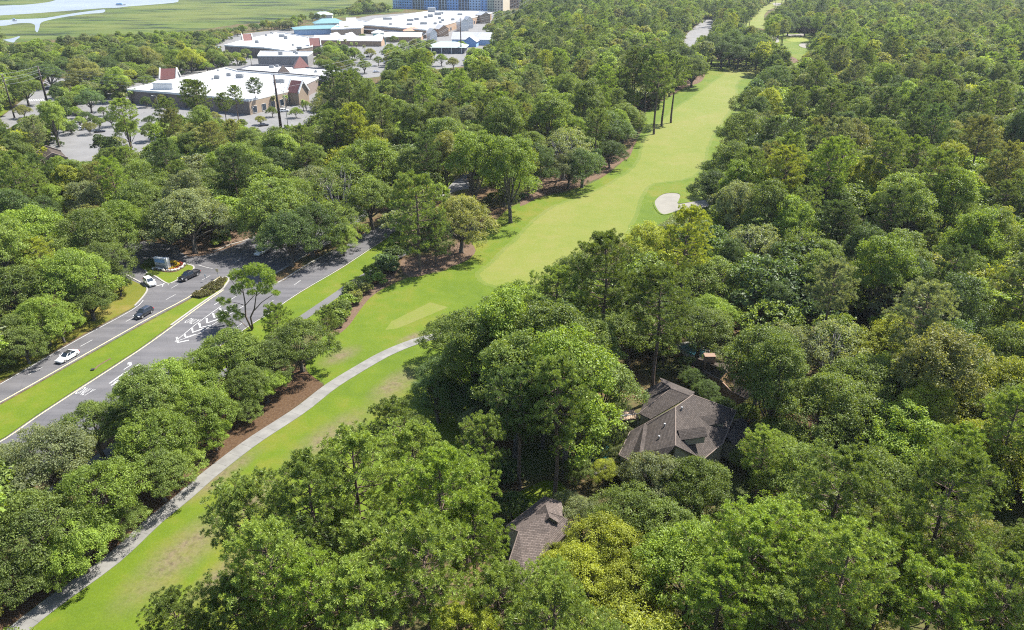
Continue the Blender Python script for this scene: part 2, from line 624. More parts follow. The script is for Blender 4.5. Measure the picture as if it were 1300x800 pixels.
# ------------------------------------------------------------------ ground, water, lawns, roads
def plane(name, x0, x1, y0, y1, z, mat):
    me = bpy.data.meshes.new(name)
    me.from_pydata([(x0, y0, z), (x1, y0, z), (x1, y1, z), (x0, y1, z)], [], [(0, 1, 2, 3)])
    o = link(name, me, None, [mat])
    o["kind"] = 'structure'
    return o


plane("ground", -6000, 6000, -1500, 9000, 0.0, M['floor'])
sheet("marsh", [(-500, 86), (-60, 64), (0, 56), (60, 50), (130, 45), (230, 42), (300, 31), (360, 27), (440, 22), (510, 15), (560, -20), (-900, -20)], 0.03, M['marsh'])
sheet("river", [(-500, 42), (-200, 16), (0, 7.3), (30, 6.2), (60, 3.0), (73, -0.5), (100, -8), (130, -14), (420, -14), (300, -7), (232, -2.5), (226, 2.5), (200, 5.4), (163, 8.2),
                (150, 9.8), (136, 10.2), (118, 11.3), (80, 14.2), (40, 17.2), (0, 19.6), (-200, 31), (-500, 60)], 0.06, M['water'], 3)
sheet("tidal_creek", [(-300, 42), (-100, 33), (0, 26), (20, 24.5), (48, 23.5), (60, 22.5), (75, 20), (100, 16), (125, 12.8), (133, 12.2), (131, 16), (112, 17.6), (97, 19.4), (80, 22),
                      (62, 25.5), (52, 29), (50, 35), (47.5, 41), (44.5, 38), (44, 31.5), (36, 29.2), (22, 29.8), (10, 32), (0, 33), (-100, 41), (-300, 56)], 0.06, M['water'], 3)
sheet("marsh_pond", [(4, 50.5), (14, 49), (24, 46), (25, 47.5), (20, 51), (17, 54), (8, 52)], 0.06, M['water'], 3)

rough_px = [(-70, 870), (8, 800), (58, 760), (109, 724), (142, 701), (183, 661), (221, 633), (262, 606), (320, 556), (371, 520), (411, 490), (396, 478), (388, 462),
            (402, 440), (415, 420), (440, 400), (462, 380), (490, 365), (520, 352), (560, 345), (585, 330), (600, 305), (625, 285), (650, 262), (690, 250), (720, 243),
            (760, 228), (795, 200), (815, 165), (820, 142), (838, 130), (868, 112), (888, 104), (893, 88), (903, 78), (940, 76), (985, 80), (1010, 100), (990, 140), (960, 190),
            (935, 240), (930, 300), (890, 350), (830, 370), (770, 420), (700, 470), (640, 520), (590, 560), (540, 640), (470, 720), (380, 800), (300, 900)]
rough_o = sheet("rough", rough_px, 0.02, M['rough'], 4)
fair_px = [(935, 80), (915, 97), (880, 122), (863, 133), (838, 154), (817, 178), (808, 207), (775, 232), (741, 248), (701, 263), (673, 284), (655, 303), (638, 318), (622, 335),
           (606, 348), (618, 361), (650, 366), (700, 362), (770, 330), (805, 280), (815, 250), (830, 234), (868, 228), (890, 215), (902, 180), (916, 157), (934, 127), (938, 103), (967, 97), (970, 86)]
sheet("fairway", fair_px, 0.026, M['fairway'], 4)
sheet("tee_patch", [(546, 384), (569, 390), (505, 417), (489, 419), (497, 408)], 0.026, M['tee'])
sheet("approach_grass", [(972, 42), (985, 41), (1000, 40), (1020, 41), (1036, 44), (1050, 55), (1050, 75), (1020, 88), (990, 84), (975, 70), (970, 55)], 0.02, M['rough'], 4)
sheet("putting_green", [(998, 49), (1004, 46.5), (1016, 45.8), (1026, 46.5), (1029, 49), (1024, 52), (1010, 53), (1001, 52)], 0.026, M['green'], 4)
sheet("far_fairway", [(930, 29), (948, 26), (962, 13), (975, 3), (985, -4), (1012, -8), (1008, -1), (995, 6), (978, 12), (970, 20), (974, 30), (982, 38), (965, 36)], 0.02, M['fairway'], 4)
M['semi'] = grass_mat('semi_rough_grass', (0.069, 0.102, 0.012), (0.087, 0.114, 0.017), (0.114, 0.119, 0.032), None, 0.7)
for nm_, px_, w_ in (('fairway', fair_px, 1.3),):
    q_ = [P(a, b)[:2] for a, b in px_]
    q_ = smooth_poly(q_, True, 12 if nm_ == 'fairway' else 8) if nm_ == 'fairway' else smooth_poly([tuple(np.array(q_[i]) * (1 - k / 6) + np.array(q_[(i + 1) % 5]) * k / 6) for i in range(5) for k in range(6)], True, 2)
    q_ = [(x + random.gauss(0, .15), y + random.gauss(0, .15)) for x, y in q_]
    bm = bmesh.new()
    strip_bm(bm, q_ + q_[:1], w_, 0.029 + w_ * .0015, 0.029 + w_ * .0015)
    for i_, v_ in enumerate(bm.verts): v_.co.z += ((i_ // 4) % 23) * 2e-4
    for f in bm.faces:
        f.normal_update()
        if f.normal.z < 0: f.normal_flip()
    me = bpy.data.meshes.new('semi_rough'); bm.to_mesh(me); bm.free()
    o = link('semi_rough', me, None, [M['semi']]); o['kind'] = 'structure'
bunkers = [([(830, 258), (834, 251), (843, 246), (856, 245), (864.6, 247.5), (863, 254.6), (862, 258.6), (876, 256.5), (896, 254), (900, 263), (868, 266.5), (856, 270), (843, 273), (835, 268.5)], 1.2),
           ([(1013.7, 57.4), (1017.6, 55.2), (1026.6, 54.5), (1034, 56), (1030, 60.7), (1019, 60.7)], 0.8),
           ([(979, 48.5), (984, 47.3), (988, 49), (989.5, 53), (984, 55), (980, 52)], 0.8), ([(997, 43.5), (1008, 43.8), (1020, 42.7), (1022, 45.5), (1012, 46), (1001, 45.6)], 0.8),
           ([(981, 4), (992, 4), (991, 7), (983, 7)], 0.8)]
for px, lip in bunkers:
    sheet("bunker", px, 0.045, M['sand'], 4)
    pts = smooth_poly([P(a, b)[:2] for a, b in px] , True, 4)
    bm = bmesh.new()
    strip_bm(bm, pts + pts[:1], 0.5 * lip, 0.0, 0.16)
    o = obj_bm("bunker_lip", bm, M['rough']); o["kind"] = 'structure'
sheet("pine_straw_bed", [(660, 262), (672, 240), (700, 222), (760, 203), (798, 190), (806, 178), (800, 198), (785, 208), (760, 226), (722, 240), (690, 248)], 0.032, M['straw'], 3)
sheet("pine_straw_bed", [(800, 140), (825, 112), (850, 95), (892, 88), (891, 103), (868, 112), (838, 130), (818, 142)], 0.032, M['straw'], 3)
sheet("pine_straw_bed", [(560, 320), (590, 305), (604, 318), (590, 332), (560, 342), (520, 352), (510, 330)], 0.032, M['straw'], 3)
sheet("pine_straw_bed", [(240, 326), (290, 315), (322, 300), (330, 294), (310, 286), (260, 296), (225, 305)], 0.02, M['straw'], 3)
sheet("pine_straw_bed", [(905, 70), (925, 66), (990, 70), (1010, 74), (1008, 80), (960, 77), (910, 75)], 0.032, M['straw'], 3)
sheet("mulch_bed", [(395, 476), (411, 489), (372, 519), (320, 554), (262, 604), (205, 644), (142, 699), (80, 742), (8, 798), (-70, 850), (-130, 800), (-60, 740), (60, 680), (160, 600),
                    (240, 540), (300, 490), (340, 468), (372, 464)], 0.032, M['mulch'], 0)
# roadside verge
sheet("verge", [(-90, 500), (0, 452), (60, 415), (130, 375), (160, 352), (186, 362), (189, 372), (171, 389), (102, 426), (0, 484), (-90, 535)], 0.008, M['verge'], 0)
sheet("roadside_grass", [(500, 292), (520, 300), (497, 330), (470, 345), (440, 372), (425, 390), (400, 412), (380, 430), (330, 470), (280, 480), (200, 520), (80, 590), (0, 650), (-60, 700), (-70, 684), (0, 636),
                         (100, 564), (200, 494), (275, 443), (322, 411), (381, 372), (437, 339), (495, 300)], 0.008, M['median'], 0)
# two carriageways
sheet("road_left", [(-120, 580), (-60, 546), (39, 491), (180, 411.5), (239, 380), (279, 355), (291, 358), (333, 363), (352, 346), (390, 324), (430, 303), (470, 270), (440, 252), (345, 290), (326, 299), (308, 306),
                    (290, 311), (271, 319), (255, 317), (185, 306), (100, 318), (0, 340), (0, 360), (120, 352), (165, 355), (181, 362), (186, 366), (185, 373), (170, 391), (102, 428), (0, 487), (-60, 520), (-120, 553)], 0.012, M['road'])
sheet("road_right", [(-120, 632), (-60, 592), (7.6, 554.6), (45.7, 528), (90, 499), (174, 445), (217, 414), (255, 386), (284, 366), (292, 357), (333, 358), (342, 364), (362, 355.5), (396, 334), (434, 314), (462, 297), (477, 290), (520, 262),
                     (545, 270), (495, 298), (437, 337), (381, 370), (337, 400), (322, 409), (275, 441), (200, 492), (100, 562), (0, 634), (-60, 676), (-120, 718)], 0.016, M['road'])
# grass median and its far continuation
med_px = [(-120, 584), (-60, 548), (39, 492.5), (180, 413), (239, 381.5), (268, 362.5), (281, 354), (288, 352.5), (290.5, 355), (288, 360), (280, 369.5), (255, 385.5), (217, 413), (174, 444), (90, 498), (45.7, 527), (7.6, 553.6), (-60, 591), (-120, 630)]
sheet("median", med_px, 0.10, M['median'], 0, thick=0.1)
sheet("median", [(333, 359), (337, 354), (352, 347), (390, 325), (430, 304), (470, 274), (515, 258), (477, 289), (462, 296), (434, 313), (396, 332.5), (362, 353.5), (345, 362)], 0.10, M['floor'], 0, thick=0.1)
strip("kerb", [(217, 413.2), (255, 385.8), (271, 375), (281, 368.5), (288, 360), (290.8, 355), (288.5, 352), (281, 353.6), (262, 366)], 0.45, 0, 0.14, M['kerb'], 3)
strip("kerb", [(390, 323), (352, 346), (336, 353.6), (332.8, 359), (336, 362), (345, 362.4), (362, 354), (396, 332.8), (434, 313.3)], 0.45, 0, 0.14, M['kerb'], 3)
isl = [(184, 343), (188, 347.5), (198, 351.5), (208, 358), (214.5, 360.5), (222, 357.5), (231, 352.5), (240, 346.5), (245, 343), (246.3, 340), (244, 337.5), (236, 335.5), (222, 333.5), (206, 331.5), (192, 331.5), (183, 334), (176, 338)]
sheet("sign_island", isl, 0.11, M['median'], 0, thick=0.1)
strip("kerb", isl[:-4], 0.4, 0, 0.15, M['kerb'], 3)
strip("kerb", [(160, 349), (178, 358.5), (186, 364.5), (186.5, 370), (180, 379), (171, 388.5)], 0.35, 0, 0.13, M['kerb'], 3)
strip("kerb", [(271, 319.5), (280, 316), (290, 311.5), (308, 306.5), (326, 299.5), (336, 294)], 0.4, 0, 0.14, M['kerb'], 3)
# road markings
PZ = 0.022
def mark(px, w=0.14, mat='paint', sm=3):
    return strip("road_marking", px, w, PZ - 0.001, PZ, M[mat], sm)
mark([(-60, 521.5), (0, 488), (102, 429.5), (168, 393.5), (182, 381)], 0.16)
mark([(-60, 544), (39, 489), (180, 409), (239, 377.5), (279, 351.5)], 0.22, 'yellow_paint')
mark([(-60, 594.5), (7.6, 556.5), (45.7, 530), (90, 501), (174, 446.6), (217, 416), (255, 388), (284, 368)], 0.22, 'yellow_paint')
mark([(495, 299), (437, 338), (381, 371), (337, 401), (322, 410), (275, 442), (200, 493)], 0.16)
mark([(214, 361.5), (209, 357), (206, 364)], 0.2, sm=0)
mark([(198, 363.3), (210, 360.2)], 0.3, sm=0)
mark([(252, 336.5), (262, 339.5), (270, 341)], 0.15)
mark([(217, 366.2), (226, 361.3)], 0.12, sm=0)
uL = np.array(P(117, 431)[:2]) - np.array(P(45, 471)[:2]); uL /= np.linalg.norm(uL)
def dashes(p, q, n0, n1, per=12.2, ln=3.1):
    a = np.array(P(*p)[:2]); b = np.array(P(*q)[:2]); u = (b - a) / np.linalg.norm(b - a)
    for k in range(n0, n1):
        s = a + u * per * k
        bm = bmesh.new()
        strip_bm(bm, [s, s + u * ln], 0.13, PZ, PZ)
        for f in bm.faces:
            f.normal_update()
            if f.normal.z < 0: f.normal_flip()
        me = bpy.data.meshes.new("lane_dash"); bm.to_mesh(me); bm.free()
        o = link("lane_dash", me, None, [M['paint']]); o["kind"] = 'structure'
dashes((36, 476), (101, 440.5), -2, 7)
dashes((338, 388), (368, 366), -1, 9)
# painted gore with chevrons
g_far_l, g_far_r = (335, 336), (340, 362)
mark([(222, 434), (246, 414), (262, 402), (281, 388.5), (300, 376)], 0.15, sm=0)
mark([(222, 434), (252, 424), (272, 411), (290, 400), (312, 387)], 0.15, sm=0)
for (a, tip, c) in [((224.5, 428), (225.8, 435), (240, 432)), ((233.8, 424), (236, 428.5), (249, 424.5)), ((243.6, 416.5), (245, 422), (259, 417)), ((253, 410.5), (254, 416), (267.5, 413)),
                    ((262.3, 404), (263, 410), (277, 405.5)), ((270.5, 398), (272, 403.5), (286, 398.5)), ((279.5, 391.5), (281, 396.5), (296, 391))]:
    mark([a, tip, c], 0.45, sm=0)


def road_word(text, px, py, size, width_scale, length_scale, ang):
    cu = bpy.data.curves.new("word", 'FONT')
    cu.body = text
    cu.size = size
    cu.align_x = 'CENTER'
    cu.align_y = 'CENTER'
    cu.space_character = 1.15
    tmp = bpy.data.objects.new("tmp_word", cu)
    C.objects.link(tmp)
    dg = bpy.context.evaluated_depsgraph_get()
    me = bpy.data.meshes.new_from_object(tmp.evaluated_get(dg))
    bpy.data.objects.remove(tmp)
    me.transform(Matrix.Rotation(ang, 4, 'Z') @ Matrix.Diagonal((width_scale, length_scale, 1, 1)))
    x, y, _ = P(px, py)
    me.materials.clear()
    o = link("road_lettering", me, None, [M['paint']])
    o.location = (x, y, PZ)
    o["kind"] = 'structure'
    return o


a_road = u_road - math.pi / 2
road_word("ONLY", 243.5, 408, 1.0, 0.95, 3.4, a_road)
road_word("ONLY", 107, 497.5, 1.0, 0.95, 3.4, a_road)


def arrow(px, py, left=True):
    bm = bmesh.new()
    pts = [(-0.1, -1.4), (0.1, -1.4), (0.1, 0.7), (-0.65, 1.25), (-0.65, 1.6), (-1.3, 1.0), (-0.65, 0.3), (-0.65, 0.7), (-0.1, 0.3)]
    vs = [bm.verts.new((a, b, 0)) for a, b in pts]
    f = bm.faces.new(vs); f.normal_update()
    if f.normal.z < 0: f.normal_flip()
    me = bpy.data.meshes.new("turn_arrow"); bmesh.ops.triangulate(bm, faces=bm.faces[:]); bm.to_mesh(me); bm.free()
    o = link("turn_arrow", me, None, [M['paint']])
    o.location = (*P(px, py)[:2], PZ); o.rotation_euler = (0, 0, a_road); o["kind"] = 'structure'


arrow(164, 465); arrow(277, 384)
mark([(139, 487), (158, 473.5), (178, 462)], 0.3, sm=0); mark([(141, 489.5), (160, 479), (180, 466)], 0.3, sm=0)
for p in [((145, 486), (149, 483.6), (156, 481.5)), ((157, 478.5), (160, 476.5), (168, 474.5))]: mark(list(p), 0.4, sm=0)

# concrete cart path, cast slab by slab
path_l = [(-50, 846), (8, 800), (58, 760), (109, 724), (142, 701.5), (183, 661), (221, 633), (244, 613), (259, 600), (320, 553.5), (371, 521), (409, 490), (447, 467), (485, 446), (520.5, 430.5), (550, 423.5), (585, 419), (630, 416)]
path_r = [(-22, 852), (38, 800), (85, 764), (127, 734.5), (162, 704), (213, 658), (232, 641), (254, 622), (277, 602), (320, 569), (390, 522), (429, 493), (462, 471.5), (498, 451), (533, 438), (556, 431), (590, 427), (632, 424)]
cart = thing("cart_path", None, None)
for k in list(cart.keys()): del cart[k]
cart["kind"] = 'structure'
pl = [np.array(p) for p in smooth_poly([P(a, b)[:2] for a, b in path_l], False, 8)]
pr = [np.array(p) for p in smooth_poly([P(a, b)[:2] for a, b in path_r], False, 8)]
mid = [(a + b) / 2 for a, b in zip(pl, pr)]
cum = np.concatenate([[0], np.cumsum([np.linalg.norm(mid[i + 1] - mid[i]) for i in range(len(mid) - 1)])])
PW = 2.6
def path_at(s):
    x = np.interp(s, cum, [m[0] for m in mid]); y = np.interp(s, cum, [m[1] for m in mid])
    d = np.array([np.interp(s + 1.5, cum, [m[0] for m in mid]) - np.interp(s - 1.5, cum, [m[0] for m in mid]), np.interp(s + 1.5, cum, [m[1] for m in mid]) - np.interp(s - 1.5, cum, [m[1] for m in mid])])
    d /= np.linalg.norm(d)
    return np.array([x, y]), np.array([-d[1], d[0]])
s = 2.0
while s < cum[-1] - 4:
    ln = 2.75
    bm = bmesh.new()
    b_, t_ = [], []
    for ss, sg in ((s + 0.012, 1), (s + 0.012, -1), (s + ln - 0.012, -1), (s + ln - 0.012, 1)):
        c, n = path_at(ss)
        q = c + n * sg * PW / 2
        zj = 0.085 + random.uniform(-0.006, 0.006)
        b_.append((q[0], q[1], 0.005)); t_.append((q[0], q[1], zj))
    hexa(bm, b_, t_)
    obj_bm("slab", bm, M['concrete'], cart)
    s += ln
bm = bmesh.new()
strip_bm(bm, [path_at(v)[0] for v in np.arange(2.0, cum[-1] - 4, 1.4)], PW - 0.2, 0.0, 0.05)
obj_bm("base_course", bm, M['taupe'], cart)
# footpath beside the road
strip("footpath", [(520, 318), (497, 330), (477, 342), (450, 358), (432, 371), (410, 386), (388, 401), (360, 420), (320, 450), (260, 490), (150, 565), (0, 672), (-80, 730)], 2.3, 0.012, 0.016, M['walk'], 4)

# parking areas and streets by the shops
LZ = 0.012
sheet("parking_lot", [(-80, 160), (0, 150), (30, 126), (52, 108), (60, 98), (100, 100), (140, 96), (165, 92), (205, 80), (235, 66), (262, 54), (300, 44), (420, 30), (470, 20), (640, 8), (660, 40), (600, 75), (590, 84), (520, 92), (460, 100), (425, 128), (395, 150), (375, 170),
                      (300, 172), (240, 178), (185, 205), (100, 215), (60, 200), (65, 170), (38, 150), (0, 168), (-80, 190)], LZ, M['lot'])
sheet("parking_lot", [(862, 52), (880, 36), (893, 26), (915, 20), (925, 28), (905, 44), (880, 62)], LZ, M['lot'])
sheet("driveway", [(555, 246), (566, 233), (584, 226), (600, 210), (606, 212), (592, 228), (600, 238), (580, 242), (560, 250)], LZ, M['lot'], 2)
sheet("lawn", [(-60, 110), (10, 103), (40, 92), (60, 86), (62, 96), (40, 112), (20, 130), (0, 148), (-60, 158)], LZ + .006, M['median'], 2)
sheet("lawn", [(100, 86), (135, 78), (205, 72), (212, 80), (160, 90), (120, 92)], LZ + .006, M['median'], 2)
sheet("lawn", [(520, 225), (560, 215), (578, 228), (560, 240), (530, 245)], LZ + .006, M['median'], 2)
sheet("lawn", [(640, 640), (690, 610), (720, 620), (690, 660), (660, 670)], LZ + .006, M['median'], 2)
for i in range(7):
    mark([(36.5 + i * 2.9, 126.3 - i * 0.15), (38.6 + i * 2.9, 128.6 - i * 0.15)], 0.55, sm=0)

# ------------------------------------------------------------------ tree prototypes
def norm(a):
    return a / np.maximum(np.linalg.norm(a, axis=-1, keepdims=True), 1e-9)


def leaves(rg, centers, normals, L, W, jitter=0.6):
    """diamond leaf sprays, one quad each, folded a little"""
    n = len(centers)
    nr = norm(normals + rg.normal(0, jitter, (n, 3)))
    t = norm(np.cross(nr, rg.normal(0, 1, (n, 3))))
    b = np.cross(nr, t)
    l = (L * rg.uniform(0.65, 1.3, n))[:, None]
    w = (W * rg.uniform(0.65, 1.3, n))[:, None]
    droop = rg.uniform(0.0, 0.25, n)[:, None] * l
    V = np.stack([centers - t * l * 0.5 - nr * droop, centers + b * w * 0.5, centers + t * l * 0.5 - nr * droop, centers - b * w * 0.5], 1).reshape(-1, 3)
    F = np.arange(4 * n).reshape(n, 4)
    return V, F


def broadleaf(seed, Rr, H, base, lobes, clumps, per, L, W, tall=1.0, lobe_r=0.40, open_=0.0, clump_r=0.8):
    """dome of lobes; each lobe carries clumps, each clump carries leaf sprays"""
    rg = np.random.default_rng(seed)
    cen, rad = [], []
    ph = rg.uniform(0, 6.28, 3)
    ga = math.pi * (3 - math.sqrt(5))
    ch = H - base
    for i in range(lobes):
        f = (i + 0.5) / lobes
        a = i * ga + rg.uniform(-0.4, 0.4)
        rr = Rr * (1 - lobe_r * 0.7) * math.sqrt(f) * rg.uniform(0.78, 1.12) * (1 + 0.14 * math.sin(2 * a + ph[0]) + 0.10 * math.sin(3 * a + ph[1]))
        lr = Rr * lobe_r * rg.uniform(0.62, 1.28)
        z = base + lr * 0.5 + (ch - lr * 1.45) * max(0.0, 1 - (rr / Rr) ** 2 * 0.95) * rg.uniform(0.78, 1.06)
        cen.append((rr * math.cos(a), rr * math.sin(a), z)); rad.append(lr)
    cen = np.array(cen); rad = np.array(rad)
    CC, CN, CV, CR = [], [], [], []
    for i in range(lobes):
        d = norm(rg.normal(0, 1, (clumps * 3, 3)))
        d = d[(d[:, 2] > -0.45)][:clumps]
        p = cen[i] + d * (rad[i] * rg.uniform(0.74, 1.14, len(d)))[:, None] * np.array([1, 1, 0.82])
        inside = np.zeros(len(p), bool)
        for j in range(lobes):
            if j != i: inside |= np.linalg.norm((p - cen[j]) / np.array([1, 1, 0.82]), axis=1) < rad[j] * 0.78
        keep = ~inside & (rg.uniform(0, 1, len(p)) > open_)
        CC.append(p[keep]); CN.append(d[keep]); CV.append(rg.uniform(-0.22, 0.22, keep.sum()) + rg.uniform(-0.12, 0.12))
    CC = np.concatenate(CC); CN = np.concatenate(CN); CV = np.concatenate(CV)
    n = len(CC)
    cr = clump_r * rg.uniform(0.7, 1.35, n)
    idx = np.repeat(np.arange(n), per)
    dd = norm(rg.normal(0, 1, (n * per, 3)) + CN[idx] * 0.55 + np.array([0, 0, 0.25]))
    pos = CC[idx] + dd * (cr[idx] * rg.uniform(0.45, 1.1, n * per))[:, None] * np.array([1.2, 1.2, 0.8])
    nrm = norm(dd * 0.7 + CN[idx] * 0.6 + np.array([0.15, 0.1, 0.6]))
    V, F = leaves(rg, pos, nrm, L, W)
    v = np.clip(0.5 + CV[idx] + rg.normal(0, 0.14, n * per), 0, 1)
    return (V, F, v), cen, rad


def oak_trunk(seed, cen, rad, base, tr, forks=None):
    rg = np.random.default_rng(seed + 500)
    bm = bmesh.new()
    fork = Vector((rg.uniform(-.3, .3), rg.uniform(-.3, .3), base * rg.uniform(0.55, 0.8)))
    ring_tube(bm, [(0, 0, -0.3), (0.02, 0, 0.35), fork * 0.5, fork], [tr * 1.7, tr * 1.15, tr, tr * 0.92], 8)
    for i in range(0, len(cen), 1 if len(cen) < 10 else 2):
        c = Vector(cen[i])
        m1 = fork.lerp(c, 0.4) + Vector((rg.uniform(-.5, .5), rg.uniform(-.5, .5), rg.uniform(-0.2, 0.6)))
        m2 = fork.lerp(c, 0.75) + Vector((rg.uniform(-.4, .4), rg.uniform(-.4, .4), rg.uniform(-0.2, 0.5)))
        ring_tube(bm, [fork - Vector((0, 0, 0.25)), m1, m2, c], [tr * 0.5, tr * 0.36, tr * 0.24, tr * 0.09], 5, False)
        for k in range(3):
            e = c + Vector(norm(rg.normal(0, 1, 3) + np.array([0, 0, .4]))) * rad[i] * 0.95
            ring_tube(bm, [m2, c.lerp(e, 0.5) + Vector((0, 0, .15)), e], [tr * 0.2, tr * 0.1, tr * 0.03], 4, False)
    return bm


def needle_puffs(rg, T, TN, tuft_r, blades):
    n = len(T)
    tv = rg.uniform(-0.2, 0.2, n)
    ts = tuft_r * rg.uniform(0.7, 1.3, n)
    idx = np.repeat(np.arange(n), blades)
    d = norm(rg.normal(0, 1, (n * blades, 3)) + TN[idx] * 0.8)
    root = T[idx] - TN[idx] * 0.08
    l = (ts[idx] * rg.uniform(0.75, 1.15, n * blades))[:, None]
    side = norm(np.cross(d, rg.normal(0, 1, (n * blades, 3))))
    w = l * 0.085
    V = np.stack([root + d * l * 0.10, root + d * l * 0.66 + side * w, root + d * l, root + d * l * 0.66 - side * w], 1).reshape(-1, 3)
    F = np.arange(4 * n * blades).reshape(-1, 4)
    v = np.clip(0.5 + tv[idx] + rg.normal(0, 0.13, n * blades), 0, 1)
    return V, F, v


def pine(seed, Rr, H, base, nb, tufts, blades, tr, tuft_r, flat=0.0, multi=False):
    """bare bole, whorled limbs, puffs of needles at the limb ends"""
    rg = np.random.default_rng(seed)
    bm = bmesh.new()
    lean = Vector((rg.uniform(-.6, .6), rg.uniform(-.6, .6), 0))
    def axis(z):
        return Vector((lean.x * (z / H) ** 2 + 0.12 * math.sin(z * .5 + seed), lean.y * (z / H) ** 2 + 0.12 * math.cos(z * .4 + seed), z))
    zs = np.linspace(0, H - 0.6, 9)
    ring_tube(bm, [axis(0) - Vector((0, 0, .3))] + [axis(z) for z in zs], [tr * 1.35] + [tr * (1.15 - 0.95 * (z / H)) for z in zs], 7)
    T, TN = [], []
    ga = 2.4
    for i in range(nb):
        f = (i + rg.uniform(0, 1)) / nb
        z0 = base + (H - base - 0.8) * f
        prof = math.sin(math.pi * min(1, 0.22 + 0.70 * f + 0.03)) ** 0.75
        ln = Rr * max(0.18, prof) * rg.uniform(0.72, 1.12)
        a = i * ga + rg.uniform(-.5, .5)
        st = axis(z0)
        d = Vector((math.cos(a), math.sin(a), 0))
        up = ln * (0.10 + 0.42 * f)
        e = st + d * ln + Vector((0, 0, up))
        mpt = st + d * ln * 0.5 + Vector((0, 0, up * 0.25 - 0.15))
        ring_tube(bm, [st, mpt, e], [tr * 0.34 * (1 - .55 * f), tr * 0.2 * (1 - .5 * f), tr * 0.05], 4, False)
        for k in range(tufts):
            s = rg.uniform(0.42, 1.04) if k else 1.0
            side = Vector((-d.y, d.x, 0))
            spread = ln * 0.34 * (0.4 + 0.6 * s)
            p = st.lerp(e, s) + side * rg.uniform(-1, 1) * spread + Vector((0, 0, rg.uniform(-0.25, 0.75)))
            T.append(p[:]); TN.append((d.x * .5, d.y * .5, 1.0))
            if k % 3 == 0:
                q = st.lerp(e, max(0.2, s - 0.25))
                ring_tube(bm, [q, p], [tr * 0.07, tr * 0.03], 3, False)
    for k in range(tufts * 2):
        p = axis(H - rg.uniform(0.1, 1.8)) + Vector((rg.uniform(-1, 1), rg.uniform(-1, 1), rg.uniform(-.2, .4))) * 0.9
        T.append(p[:]); TN.append((0, 0, 1))
    T = np.array(T); TN = norm(np.array(TN, float))
    V, F, v = needle_puffs(rg, T, TN, tuft_r, blades)
    return (V, F, v), bm


def palm_mesh(seed):
    rg = np.random.default_rng(seed)
    bm = bmesh.new()
    H = 7.0
    ring_tube(bm, [(0, 0, -.2), (0.05, 0, 2), (0.15, 0.05, 5), (0.1, 0.1, H)], [0.28, 0.2, 0.18, 0.2], 7)
    V, F = [], []
    for k in range(34):
        a = k * 2.4
        el = rg.uniform(-0.7, 1.2)
        pts = []
        for j in range(5):
            t = j / 4
            r = 2.0 * t * math.cos(el * (1 - .3 * t))
            z = H + 2.0 * t * math.sin(el) - 1.3 * t * t
            pts.append(np.array([0.1 + r * math.cos(a), 0.1 + r * math.sin(a), z]))
        sd = np.array([-math.sin(a), math.cos(a), 0])
        for j in range(4):
            w0, w1 = 0.42 * math.sin(math.pi * min(.98, .15 + .8 * j / 4)), 0.42 * math.sin(math.pi * min(.98, .15 + .8 * (j + 1) / 4))
            for sgn in (-1, 1):
                i0 = len(V)
                V += [pts[j], pts[j + 1], pts[j + 1] + sd * sgn * w1 - np.array([0, 0, .22]), pts[j] + sd * sgn * w0 - np.array([0, 0, .22])]
                F.append([i0, i0 + 1, i0 + 2, i0 + 3])
    return (np.array(V), np.array(F), np.clip(rg.normal(.5, .15, len(F)), 0, 1)), bm


def bm_mesh(name, bm, mat):
    bmesh.ops.recalc_face_normals(bm, faces=bm.faces)
    me = bpy.data.meshes.new(name)
    bm.to_mesh(me); bm.free()
    me.polygons.foreach_set("use_smooth", [True] * len(me.polygons))
    me.materials.append(mat)
    return me


class Proto:
    pass


def make_proto(kind, crown, bm, Rr, H, zc, mat, bark):
    p = Proto()
    p.kind, p.R, p.H, p.zc = kind, Rr, H, zc
    V, F, v = crown
    p.crown = mesh_np(kind + "_crown", V, F, [mat], False, None, v)
    p.trunk = bm_mesh(kind + "_trunk", bm, bark)
    return p


PROTO = {'oak': [], 'tall': [], 'pine': [], 'palm': [], 'bushy': [], 'sparse': [], 'scrub': [], 'snag': []}
for i in range(8):      # wide live oaks
    Rr, H, base = 7.2, 11.5 + (i % 3) * 0.9, 2.4
    cr, cen, rad = broadleaf(100 + i, Rr, H, base, 24 + i % 4, 30, 52, 0.28, 0.18, lobe_r=0.29, open_=0.08, clump_r=0.72)
    PROTO['oak'].append(make_proto('oak', cr, oak_trunk(100 + i, cen, rad, base + 1.5, 0.42), Rr, H, 8.0, M['leaf'], M['bark']))
for i in range(5):      # upright broadleaf trees
    Rr, H, base = 5.4, 16.0 + i * 0.6, 3.0
    cr, cen, rad = broadleaf(200 + i, Rr, H, base, 26, 26, 50, 0.28, 0.18, lobe_r=0.32, open_=0.10, clump_r=0.68)
    PROTO['tall'].append(make_proto('tall', cr, oak_trunk(200 + i, cen, rad, base + 2, 0.34), Rr, H, 11.5, M['leaf'], M['bark']))
for i in range(3):      # thin crowned trees with much grey wood showing
    cr, cen, rad = broadleaf(250 + i, 6.4, 12.5, 2.6, 24, 30, 22, 0.30, 0.18, lobe_r=0.30, open_=0.45, clump_r=0.6)
    PROTO['sparse'].append(make_proto('sparse', cr, oak_trunk(250 + i, cen, rad, 4.5, 0.40), 6.4, 12.5, 8.2, M['leaf'], M['grey_bark']))
for i in range(5):      # long needled pines
    Rr, H, base = 5.6, 23.0 + (i % 3), 12.5 - (i % 2)
    cr, bm = pine(300 + i, Rr, H, base, 42, 21, 42, 0.34, 0.43)
    PROTO['pine'].append(make_proto('pine', cr, bm, Rr, H, 18.0, M['needle'], M['pine_bark']))
